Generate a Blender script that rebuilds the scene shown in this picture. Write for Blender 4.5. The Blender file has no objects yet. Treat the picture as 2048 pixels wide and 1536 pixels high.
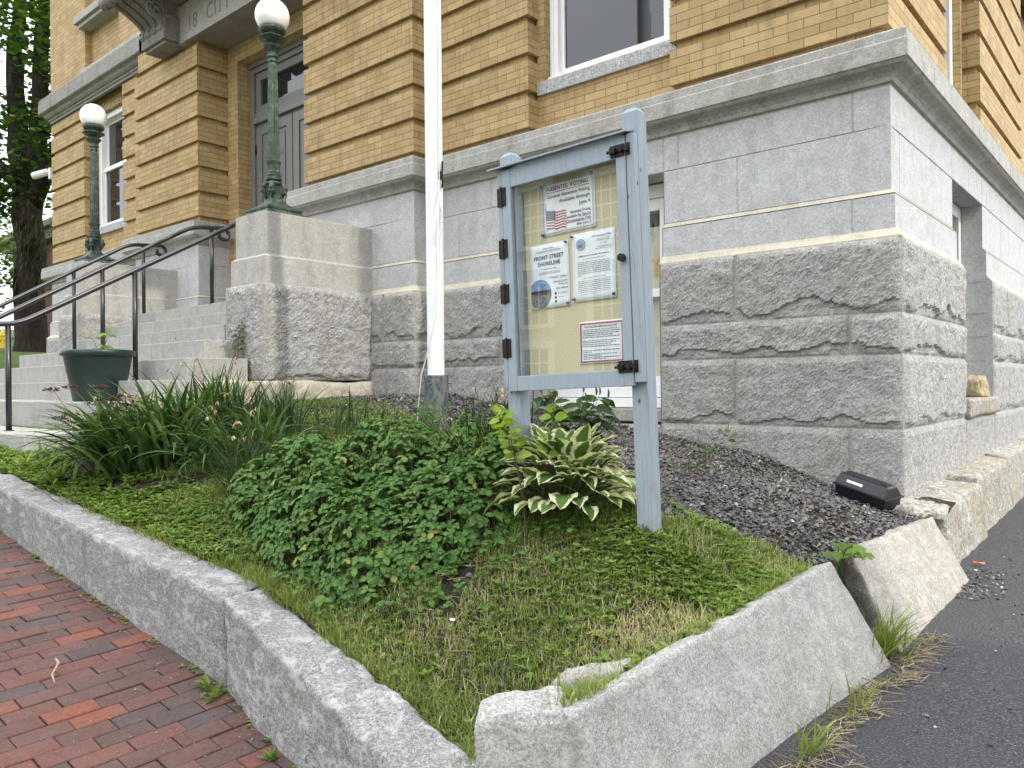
import bpy, bmesh, math, random
import numpy as np
from mathutils import Vector, Matrix, noise
R = math.radians
random.seed(7)
RND = random.Random(11)
scene = bpy.context.scene
COL = scene.collection

# ------------------------------------------------------------------ materials
class NT:
    def __init__(s, name):
        s.m = bpy.data.materials.new(name); s.m.use_nodes = True
        s.t = s.m.node_tree; s.t.nodes.clear()
        s.out = s.n('ShaderNodeOutputMaterial'); s.b = s.n('ShaderNodeBsdfPrincipled')
        s.l(s.b.outputs[0], s.out.inputs[0])
    def n(s, t, **kw):
        nd = s.t.nodes.new(t)
        for k, v in kw.items():
            if k in nd.inputs.keys() and not hasattr(nd, k): nd.inputs[k].default_value = v
            else: setattr(nd, k, v)
        return nd
    def l(s, a, b): s.t.links.new(a, b)
    def coord(s, kind='Object'): return s.n('ShaderNodeTexCoord').outputs[kind]
    def mapping(s, vec, scale=(1, 1, 1), loc=(0, 0, 0), rot=(0, 0, 0)):
        m = s.n('ShaderNodeMapping'); s.l(vec, m.inputs['Vector'])
        m.inputs['Scale'].default_value = scale; m.inputs['Location'].default_value = loc; m.inputs['Rotation'].default_value = rot
        return m.outputs[0]
    def noise(s, vec, scale, detail=4, rough=.6, dist=0):
        nd = s.n('ShaderNodeTexNoise'); s.l(vec, nd.inputs['Vector'])
        nd.inputs['Scale'].default_value = scale; nd.inputs['Detail'].default_value = detail
        nd.inputs['Roughness'].default_value = rough; nd.inputs['Distortion'].default_value = dist
        return nd.outputs['Fac']
    def ramp(s, fac, stops):
        r = s.n('ShaderNodeValToRGB'); s.l(fac, r.inputs['Fac'])
        el = r.color_ramp.elements
        while len(el) < len(stops): el.new(.5)
        for e, (p, c) in zip(el, stops):
            e.position = p; e.color = (*c, 1) if len(c) == 3 else c
        return r.outputs['Color']
    def mix(s, fac, a, b, mode='MIX'):
        m = s.n('ShaderNodeMix', data_type='RGBA', blend_type=mode)
        for i, v in ((0, fac), (6, a), (7, b)):
            if isinstance(v, (int, float)): m.inputs[i].default_value = v
            elif isinstance(v, tuple): m.inputs[i].default_value = (*v, 1) if len(v) == 3 else v
            else: s.l(v, m.inputs[i])
        return m.outputs[2]
    def math(s, op, a, b=0., c=0.):
        m = s.n('ShaderNodeMath', operation=op)
        for i, v in enumerate((a, b, c)):
            if isinstance(v, (int, float)): m.inputs[i].default_value = v
            else: s.l(v, m.inputs[i])
        return m.outputs[0]
    def base(s, c):
        if isinstance(c, tuple): s.b.inputs['Base Color'].default_value = (*c, 1)
        else: s.l(c, s.b.inputs['Base Color'])
        return s
    def set(s, rough=.7, metal=0., spec=.4):
        s.b.inputs['Roughness'].default_value = rough; s.b.inputs['Metallic'].default_value = metal
        s.b.inputs['Specular IOR Level'].default_value = spec
        return s
    def bump(s, h, strength=.3, dist=.01):
        b = s.n('ShaderNodeBump'); b.inputs['Strength'].default_value = strength; b.inputs['Distance'].default_value = dist
        s.l(h, b.inputs['Height']); s.l(b.outputs[0], s.b.inputs['Normal'])
        return s
    def attr(s, name='rnd'):
        a = s.n('ShaderNodeAttribute'); a.attribute_name = name; return a.outputs['Fac']

def simple(name, col, rough=.6, metal=0., spec=.4, var=.12, scale=14, bump=0.):
    k = NT(name); v = k.coord(); f = k.noise(v, scale, 5, .65)
    lo = tuple(c * (1 - var) for c in col); hi = tuple(min(1, c * (1 + var)) for c in col)
    k.base(k.ramp(f, [(.3, lo), (.7, hi)])).set(rough, metal, spec)
    if bump: k.bump(f, bump)
    return k.m

def granite(name, col, speck=.55, stain=(.30, .27, .20), stain_amt=.25, bump=.15, warm=0., dark=.35, fine=150, chips=0.):
    k = NT(name); v = k.coord()
    wv = k.n('ShaderNodeVectorMath', operation='ADD'); k.l(v, wv.inputs[0])
    dn = k.n('ShaderNodeTexNoise'); k.l(v, dn.inputs['Vector']); dn.inputs['Scale'].default_value = fine * 1.3; dn.inputs['Detail'].default_value = 2
    sc = k.n('ShaderNodeVectorMath', operation='SCALE'); k.l(dn.outputs['Color'], sc.inputs[0]); sc.inputs['Scale'].default_value = .55 / fine; k.l(sc.outputs[0], wv.inputs[1])
    cells = []
    for f_ in (fine * 1.15, fine * .55):
        vo = k.n('ShaderNodeTexVoronoi'); k.l(wv.outputs[0], vo.inputs['Vector']); vo.inputs['Scale'].default_value = f_
        se = k.n('ShaderNodeSeparateXYZ'); k.l(vo.outputs['Color'], se.inputs[0]); cells.append(se.outputs[0])
    sp = k.mix(.38, cells[0], cells[1])
    c = k.ramp(sp, [(.12, tuple(x * (1 - speck) for x in col)), (.36, tuple(x * (1 - speck * .35) for x in col)), (.55, col), (.74, tuple(min(.9, x * (1 + speck * .55)) for x in col)), (.9, tuple(min(.95, x * (1 + speck * 1.15)) for x in col))])
    med = k.noise(v, 9, 5, .7); c = k.mix(.55, c, k.ramp(med, [(.3, (.72, .72, .73)), (.7, (1.2, 1.2, 1.19))]), 'MULTIPLY')
    big = k.noise(v, 1.7, 6, .62)
    c = k.mix(k.math('MULTIPLY', k.ramp(big, [(.45, (0, 0, 0)), (.72, (1, 1, 1))]), stain_amt), c, k.mix(.6, c, stain))
    str_ = k.noise(k.mapping(v, (4, 4, .8)), 1.4, 5, .65)
    c = k.mix(k.math('MULTIPLY', k.ramp(str_, [(.5, (0, 0, 0)), (.75, (1, 1, 1))]), dark), c, k.mix(1., c, (.6, .59, .56), 'MULTIPLY'))
    if chips:
        cn = k.noise(k.mapping(v, (1, 1, 1.6)), 13, 6, .72, .6); c = k.mix(k.math('MULTIPLY', k.ramp(cn, [(.515, (0, 0, 0)), (.61, (1, 1, 1))]), chips), c, tuple(min(.8, x * 1.75) for x in col))
        rn = k.noise(v, 5.5, 5, .7); c = k.mix(k.math('MULTIPLY', k.ramp(rn, [(.60, (0, 0, 0)), (.72, (1, 1, 1))]), chips * .8), c, (.20, .165, .12))
    k.base(c).set(.8, 0, .25)
    if bump: k.bump(k.mix(.55, sp, k.noise(v, 26, 5, .75)), bump, .007)
    return k.m

M = {}
def mats():
    # yellow facing brick; UV in metres, v counted from a bed joint
    k = NT('yellow_brick'); uv = k.n('ShaderNodeUVMap').outputs[0]; ob = k.coord()
    b = k.n('ShaderNodeTexBrick'); k.l(uv, b.inputs['Vector'])
    b.offset = .5; b.inputs['Scale'].default_value = 1; b.inputs['Brick Width'].default_value = .2185
    b.inputs['Row Height'].default_value = .0677; b.inputs['Mortar Size'].default_value = .0032; b.inputs['Mortar Smooth'].default_value = .25; b.inputs['Bias'].default_value = -.1
    b.inputs['Color1'].default_value = (.50, .365, .182, 1); b.inputs['Color2'].default_value = (.39, .272, .128, 1)
    b.inputs['Mortar'].default_value = (.18, .135, .085, 1)
    n1 = k.noise(ob, 3.2, 6, .6); n2 = k.noise(k.mapping(uv, (7, 60, 1)), 3, 4, .7)
    c = k.mix(.55, b.outputs['Color'], k.ramp(n2, [(.25, (.55, .55, .55)), (.7, (1.15, 1.12, 1.08))]), 'MULTIPLY')
    c = k.mix(k.math('MULTIPLY', k.ramp(n1, [(.5, (0, 0, 0)), (.75, (1, 1, 1))]), .5), c, k.mix(1., c, (.62, .6, .58), 'MULTIPLY'))
    soot = k.noise(k.mapping(ob, (6, 6, .8)), 2.2, 5, .7)
    c = k.mix(k.math('MULTIPLY', k.ramp(soot, [(.50, (0, 0, 0)), (.75, (1, 1, 1))]), .6), c, k.mix(1., c, (.5, .48, .46), 'MULTIPLY'))
    k.base(c).set(.75, 0, .25)
    inv = k.math('SUBTRACT', 1., b.outputs['Fac'])
    k.bump(k.math('ADD', inv, k.math('MULTIPLY', n2, .25)), .55, .006)
    M['brick'] = k.m
    M['ashlar'] = granite('smooth_granite', (.47, .47, .48), .26, (.38, .36, .29), .35, .05, dark=.4, fine=190, chips=.08)
    M['cornice'] = granite('weathered_granite', (.37, .36, .335), .3, (.26, .24, .2), .6, .12, dark=.7, fine=190, chips=.2)
    M['belt'] = granite('sooty_granite', (.27, .26, .24), .45, (.17, .16, .14), .6, .12, dark=.8)
    M['rock'] = granite('rock_faced_granite', (.345, .338, .328), .45, (.35, .32, .24), .4, .9, dark=.45, fine=190, chips=.28)
    M['ped'] = granite('pedestal_granite', (.39, .38, .355), .26, (.36, .33, .24), .6, .1, dark=.6, fine=190, chips=.15)
    M['cream_ledge'] = granite('cream_ledge_stone', (.52, .49, .39), .2, (.40, .36, .26), .5, .1, dark=.4, fine=190)
    M['step'] = granite('step_granite', (.35, .345, .325), .2, (.36, .34, .27), .4, .08, dark=.45)
    M['kerb'] = granite('kerb_granite', (.275, .275, .275), .55, (.40, .39, .35), .4, 1., dark=.5, fine=220, chips=.75)
    M['slab'] = granite('slab_granite', (.345, .34, .325), .42, (.32, .30, .24), .5, .4, dark=.45, fine=250, chips=.30)
    M['slab_warm'] = granite('warm_slab_granite', (.335, .315, .28), .42, (.30, .25, .17), .5, .45, dark=.5, fine=240, chips=.3)
    M['lichen'] = granite('lichen_granite', (.33, .315, .275), .55, (.27, .21, .09), .8, .7, dark=.5, fine=80)
    M['render'] = granite('flaking_render', (.43, .39, .32), .2, (.42, .36, .25), .6, .5, dark=.5, fine=60)
    M['fieldstone'] = granite('yellow_fieldstone', (.36, .30, .19), .25, (.25, .19, .1), .5, .5, fine=70)
    M['joint'] = simple('pointing', (.36, .34, .29), .9, var=.25)
    M['sill'] = granite('sill_granite', (.40, .40, .40), .5, (.3, .3, .28), .2, .08)
    M['bracketstone'] = granite('bracket_stone', (.24, .225, .205), .3, (.13, .12, .105), .75, .2, dark=.9, fine=70)
    M['lintel'] = granite('lintel_stone', (.40, .39, .36), .25, (.30, .28, .24), .5, .05, dark=.4)
    M['soffit'] = simple('soffit_plaster', (.25, .21, .19), .85, var=.25, scale=3)
    M['white'] = simple('white_window_paint', (.80, .80, .79), .45, var=.05, scale=6)
    M['doorgrey'] = simple('grey_door_paint', (.155, .16, .15), .42, var=.06, scale=4)
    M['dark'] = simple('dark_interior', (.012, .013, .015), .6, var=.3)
    M['beige'] = simple('beige_panel', (.50, .46, .36), .6, var=.1, scale=3)
    # window glass over a dark room
    k = NT('window_glass'); k.base((.012, .014, .018)).set(.03, 0, .9); M['glass'] = k.m
    k = NT('case_glass'); g = k.n('ShaderNodeBsdfGlossy'); g.inputs['Roughness'].default_value = .0
    t = k.n('ShaderNodeBsdfTransparent'); t.inputs[0].default_value = (.97, .985, .98, 1); lw = k.n('ShaderNodeLayerWeight'); lw.inputs[0].default_value = .5
    mx = k.n('ShaderNodeMixShader'); k.l(k.math('MULTIPLY_ADD', k.math('POWER', lw.outputs['Facing'], 5.), .9, .12), mx.inputs[0]); k.l(t.outputs[0], mx.inputs[1]); k.l(g.outputs[0], mx.inputs[2]); k.l(mx.outputs[0], k.out.inputs[0])
    M['caseglass'] = k.m
    # weathered blue grey painted wood
    k = NT('blue_grey_paint'); v = k.coord(); g = k.noise(k.mapping(v, (60, 60, 2.2)), 2.2, 5, .7); n = k.noise(v, 9, 5, .7)
    c = k.ramp(g, [(.28, (.19, .225, .26)), (.45, (.275, .325, .375)), (.7, (.335, .39, .44))])
    c = k.mix(k.math('MULTIPLY', k.ramp(n, [(.58, (0, 0, 0)), (.66, (1, 1, 1))]), .55), c, (.25, .245, .22))
    kn = k.n('ShaderNodeTexVoronoi'); k.l(k.mapping(v, (14, 14, 9)), kn.inputs['Vector']); kn.inputs['Scale'].default_value = 1.
    c = k.mix(k.ramp(kn.outputs['Distance'], [(.05, (1, 1, 1)), (.11, (0, 0, 0))]), c, (.06, .07, .08))
    k.base(c).set(.6, 0, .3).bump(g, .35, .003); M['wood'] = k.m
    k = NT('smooth_blue_paint'); v = k.coord(); g = k.noise(k.mapping(v, (40, 40, 5)), 2.0, 4, .6)
    k.base(k.ramp(g, [(.3, (.26, .31, .365)), (.7, (.315, .37, .43))])).set(.5, 0, .35).bump(g, .12, .002); M['wood2'] = k.m
    k = NT('cork_backing'); v = k.coord(); g = k.noise(v, 160, 3, .7); n = k.noise(v, 7, 5, .7)
    c = k.mix(k.math('MULTIPLY', n, .5), k.ramp(g, [(.3, (.50, .44, .27)), (.55, (.64, .58, .39)), (.75, (.72, .67, .48))]), (.62, .56, .39))
    k.base(c).set(.9, 0, .1).bump(g, .3, .002); M['cork'] = k.m
    M['hardware'] = simple('rusty_black_iron', (.022, .018, .017), .5, .5, var=.5, scale=60)
    M['paper'] = simple('paper', (.82, .86, .90), .5, var=.03, scale=12)
    M['ink'] = simple('black_ink', (.03, .035, .05), .7, var=.05)
    M['greyink'] = simple('grey_ink', (.16, .175, .20), .7, var=.05)
    M['navy'] = simple('navy_ink', (.035, .05, .14), .6, var=.05)
    M['redink'] = simple('red_ink', (.36, .045, .06), .6, var=.05)
    M['flagwhite'] = simple('flag_white', (.78, .76, .76), .6, var=.03)
    M['skyink'] = simple('photo_blue', (.20, .33, .55), .5, var=.35, scale=30)
    M['hillink'] = simple('photo_dark', (.06, .055, .05), .5, var=.4, scale=60)
    M['waterink'] = simple('photo_water', (.22, .22, .23), .5, var=.5, scale=70)
    M['bankink'] = simple('photo_bank', (.16, .10, .085), .5, var=.3, scale=40)
    M['blackmetal'] = simple('black_painted_steel', (.014, .015, .017), .32, .0, .6, var=.3, scale=40)
    k = NT('patinated_bronze'); v = k.coord(); n = k.noise(v, 16, 6, .7)
    c = k.ramp(n, [(.3, (.028, .034, .028)), (.5, (.058, .078, .062)), (.62, (.095, .15, .115)), (.8, (.20, .27, .21))])
    k.base(c).set(.55, .35, .4).bump(n, .15, .004); M['bronze'] = k.m
    k = NT('opal_glass'); k.base((.92, .92, .90)).set(.35, 0, .3); k.b.inputs['Subsurface Weight'].default_value = .2; k.b.inputs['Subsurface Radius'].default_value = (.08, .08, .08); M['opal'] = k.m
    k = NT('flagpole_white'); v = k.coord(); n = k.noise(k.mapping(v, (7, 7, .5)), 3, 6, .7)
    k.base(k.ramp(n, [(.3, (.60, .61, .60)), (.48, (.78, .79, .80)), (.7, (.85, .86, .87))])).set(.38, 0, .4); M['pole'] = k.m
    k = NT('sleeve_metal'); v = k.coord(); n = k.noise(k.mapping(v, (9, 9, 3)), 2.5, 6, .75)
    k.base(k.ramp(n, [(.32, (.03, .04, .06)), (.47, (.08, .11, .14)), (.56, (.20, .19, .15)), (.7, (.10, .13, .17))])).set(.45, .4, .4); M['sleeve'] = k.m
    M['rope'] = simple('rope', (.60, .60, .57), .8, var=.2, scale=80)
    M['potgreen'] = simple('dark_green_plastic', (.011, .026, .024), .38, 0, .5, var=.25, scale=5)
    M['boxblack'] = simple('black_plastic', (.010, .011, .014), .30, 0, .5, var=.25, scale=30)
    M['labelwhite'] = simple('white_label', (.82, .82, .85), .5, var=.02)
    M['yellow'] = simple('yellow_sticker', (.62, .52, .05), .5, var=.05)
    M['ochre'] = simple('ochre_shape', (.55, .33, .06), .6, var=.05)
    # brick pavers
    k = NT('brick_pavers'); v = k.coord(); rr = k.attr()
    c = k.ramp(rr, [(0, (.082, .062, .059)), (.22, (.100, .063, .055)), (.48, (.118, .064, .053)), (.72, (.134, .065, .053)), (.9, (.152, .066, .053)), (1, (.21, .074, .048))])
    n = k.noise(v, 42, 5, .75); n2 = k.noise(v, 4, 5, .6)
    c = k.mix(.8, c, k.ramp(n, [(.25, (.55, .55, .55)), (.6, (1.05, 1.05, 1.05))]), 'MULTIPLY')
    c = k.mix(k.math('MULTIPLY', k.ramp(n2, [(.45, (0, 0, 0)), (.7, (1, 1, 1))]), .35), c, (.13, .105, .10))
    fl = k.noise(v, 160, 2, .5); c = k.mix(k.ramp(fl, [(.68, (0, 0, 0)), (.74, (1, 1, 1))]), c, (.30, .24, .2))
    k.base(c).set(.8, 0, .25).bump(n, .4, .003); M['paver'] = k.m
    k = NT('sandy_joint'); v = k.coord(); n = k.noise(v, 90, 4, .7); k.base(k.ramp(n, [(.3, (.035, .032, .024)), (.6, (.09, .08, .06)), (.75, (.22, .2, .16))])).set(.95, 0, .1).bump(n, .6, .004); M['sandjoint'] = k.m
    k = NT('asphalt'); v = k.coord(); n = k.noise(v, 130, 3, .7); vo = k.n('ShaderNodeTexVoronoi'); k.l(v, vo.inputs['Vector']); vo.inputs['Scale'].default_value = 140
    big = k.noise(v, 2.2, 6, .6)
    c = k.ramp(n, [(.3, (.016, .016, .018)), (.48, (.044, .044, .048)), (.6, (.085, .085, .09)), (.70, (.26, .26, .27))])
    c = k.mix(k.math('MULTIPLY', big, .5), c, k.mix(1., c, (.62, .62, .64), 'MULTIPLY'))
    k.base(c).set(.85, 0, .35).bump(k.mix(.5, n, vo.outputs['Distance']), .9, .008); M['asphalt'] = k.m
    k = NT('dark_soil'); v = k.coord(); n = k.noise(v, 30, 6, .75); n2 = k.noise(v, 130, 3, .7)
    c = k.ramp(n, [(.3, (.016, .013, .010)), (.5, (.036, .030, .023)), (.7, (.075, .062, .045))])
    c = k.mix(k.ramp(n2, [(.62, (0, 0, 0)), (.7, (1, 1, 1))]), c, (.12, .11, .10))
    k.base(c).set(.95, 0, .15).bump(k.mix(.5, n, n2), .9, .012); M['soil'] = k.m
    k = NT('grey_gravel'); rr = k.attr(); v = k.coord(); n = k.noise(v, 80, 3, .6)
    c = k.ramp(rr, [(0, (.050, .050, .050)), (.3, (.088, .086, .085)), (.65, (.128, .123, .119)), (.9, (.180, .168, .158)), (.965, (.20, .175, .15)), (1, (.46, .44, .40))])
    k.base(k.mix(.6, c, k.ramp(n, [(.3, (.6, .6, .6)), (.7, (1.1, 1.1, 1.1))]), 'MULTIPLY')).set(.8, 0, .3); M['gravel'] = k.m
    def leaf(name, stops, rough=.6, trans=.25, tr_col=None, extra=None, spec=.14):
        k = NT(name); rr = k.attr(); c = k.ramp(rr, stops)
        v = k.coord(); n = k.noise(v, 35, 3, .6)
        c = k.mix(.5, c, k.ramp(n, [(.3, (.7, .7, .7)), (.7, (1.15, 1.15, 1.15))]), 'MULTIPLY')
        if extra: c = extra(k, c)
        k.base(c).set(rough, 0, spec)
        t = k.n('ShaderNodeBsdfTranslucent')
        k.l(k.mix(1., c, (1.3, 1.25, .6), 'MULTIPLY'), t.inputs[0])
        mx = k.n('ShaderNodeMixShader'); mx.inputs[0].default_value = trans
        k.l(k.b.outputs[0], mx.inputs[1]); k.l(t.outputs[0], mx.inputs[2]); k.l(mx.outputs[0], k.out.inputs[0])
        return k.m
    M['strap'] = leaf('strap_leaf', [(0, (.030, .070, .020)), (.5, (.060, .125, .036)), (.85, (.105, .18, .06)), (1, (.17, .25, .09))])
    M['bluestrap'] = leaf('blue_green_leaf', [(0, (.026, .058, .026)), (.5, (.048, .095, .042)), (1, (.095, .155, .07))])
    M['fineleaf'] = leaf('fine_leaf', [(0, (.022, .042, .016)), (.6, (.042, .075, .026)), (1, (.10, .13, .05))])
    def chevron(k, c):
        sx = k.n('ShaderNodeSeparateXYZ'); k.l(k.n('ShaderNodeUVMap').outputs[0], sx.inputs[0])
        u = k.math('ABSOLUTE', sx.outputs[0]); d = k.math('ABSOLUTE', k.math('SUBTRACT', k.math('ADD', sx.outputs[1], k.math('MULTIPLY', u, .22)), .58))
        m = k.ramp(d, [(.035, (.6, .6, .6)), (.09, (0, 0, 0))])
        c = k.mix(m, c, (.19, .29, .15))
        return k.mix(k.ramp(u, [(0, (.35, .35, .35)), (.1, (0, 0, 0))]), c, (.09, .17, .06))
    M['clover'] = leaf('clover_leaf', [(0, (.040, .098, .018)), (.4, (.072, .160, .032)), (.8, (.105, .205, .045)), (.96, (.15, .24, .055)), (1, (.32, .30, .08))], extra=chevron, trans=.28)
    def hosta(k, c):
        sx = k.n('ShaderNodeSeparateXYZ'); k.l(k.n('ShaderNodeUVMap').outputs[0], sx.inputs[0])
        u = k.math('ABSOLUTE', sx.outputs[0]); v = k.coord()
        e = k.math('ADD', u, k.math('MULTIPLY', k.math('SUBTRACT', k.noise(v, 38, 3, .6), .5), .5))
        m = k.ramp(e, [(.50, (0, 0, 0)), (.62, (1, 1, 1))])
        ve = k.math('MULTIPLY', k.math('ADD', k.math('SINE', k.math('MULTIPLY', u, 26.)), 1.), .5)
        c = k.mix(.5, c, k.ramp(ve, [(0, (.75, .75, .75)), (1, (1.15, 1.15, 1.1))]), 'MULTIPLY')
        k.bump(ve, .35, .004)
        return k.mix(m, c, (.70, .71, .48))
    M['hosta'] = leaf('hosta_leaf', [(0, (.065, .125, .025)), (.6, (.105, .19, .04)), (1, (.16, .25, .065))], extra=hosta, trans=.22)
    M['lime'] = leaf('lime_leaf', [(0, (.16, .26, .03)), (.5, (.25, .37, .05)), (1, (.34, .46, .09))], trans=.4)
    M['broad'] = leaf('broad_leaf', [(0, (.025, .055, .016)), (.6, (.05, .10, .026)), (1, (.09, .15, .04))])
    M['weed'] = leaf('weed_leaf', [(0, (.095, .165, .03)), (.5, (.16, .255, .055)), (1, (.25, .34, .09))], trans=.3)
    M['grass'] = leaf('grass_blade', [(0, (.135, .20, .04)), (.35, (.215, .30, .07)), (.62, (.32, .385, .13)), (.75, (.50, .46, .26)), (1, (.72, .65, .46))], trans=.38, rough=.55)
    M['straw'] = leaf('dry_straw', [(0, (.20, .155, .10)), (.6, (.37, .30, .20)), (1, (.54, .46, .32))], trans=.15, rough=.8)
    M['stem'] = leaf('stem', [(0, (.05, .075, .025)), (1, (.11, .14, .05))], trans=.1)
    M['twig'] = simple('twig_bark', (.12, .085, .06), .85, var=.4, scale=60)
    M['drytwig'] = simple('pale_twig', (.36, .29, .20), .85, var=.3, scale=60)
    M['seedhead'] = simple('dark_red_seed_head', (.055, .020, .014), .85, var=.5, scale=90)
    M['petal'] = leaf('withered_petal', [(0, (.36, .22, .13)), (.5, (.52, .38, .24)), (1, (.66, .56, .38))], trans=.3, rough=.8)
    M['mapleleaf'] = leaf('tree_leaf', [(0, (.022, .055, .010)), (.5, (.045, .10, .018)), (1, (.09, .165, .032))], trans=.35)
    M['lightleaf'] = leaf('far_tree_leaf', [(0, (.05, .10, .018)), (.5, (.09, .16, .03)), (1, (.15, .23, .05))], trans=.4)
    k = NT('tree_bark'); v = k.coord(); n = k.noise(k.mapping(v, (6, 6, 1.1)), 2.6, 6, .75)
    k.base(k.ramp(n, [(.3, (.012, .010, .008)), (.55, (.036, .030, .023)), (.75, (.085, .075, .06))])).set(.95, 0, .1).bump(n, .9, .04); M['bark'] = k.m
    k = NT('lawn'); v = k.coord(); n = k.noise(v, 9, 6, .75); k.base(k.ramp(n, [(.3, (.035, .055, .013)), (.55, (.075, .12, .024)), (.8, (.13, .18, .04))])).set(.95, 0, .1).bump(n, .6, .05); M['lawn'] = k.m
    k = NT('red_house_brick'); uv = k.n('ShaderNodeUVMap').outputs[0]; b = k.n('ShaderNodeTexBrick'); k.l(uv, b.inputs['Vector']); b.inputs['Scale'].default_value = 1
    b.inputs['Brick Width'].default_value = .22; b.inputs['Row Height'].default_value = .075; b.inputs['Mortar Size'].default_value = .006
    b.inputs['Color1'].default_value = (.24, .075, .055, 1); b.inputs['Color2'].default_value = (.16, .055, .045, 1); b.inputs['Mortar'].default_value = (.28, .24, .2, 1); k.base(b.outputs['Color']).set(.85); M['redbrick'] = k.m
    M['hydrant'] = simple('hydrant_yellow', (.70, .50, .03), .5, var=.08)
    M['redpaint'] = simple('red_paint', (.24, .03, .035), .6, var=.15)
    M['cream'] = simple('cream_clapboard', (.46, .40, .28), .75, var=.08, scale=3)
    M['trimwhite'] = simple('white_trim', (.82, .82, .78), .6, var=.03)
    M['roof'] = simple('grey_roof', (.10, .10, .11), .85, var=.2)
    M['orange'] = simple('orange_plastic', (.75, .16, .03), .5, var=.1)
    M['scrapwhite'] = simple('white_scrap', (.80, .80, .78), .7, var=.05)
    M['camwhite'] = simple('camera_housing', (.72, .73, .74), .4, var=.04)
mats()

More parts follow.
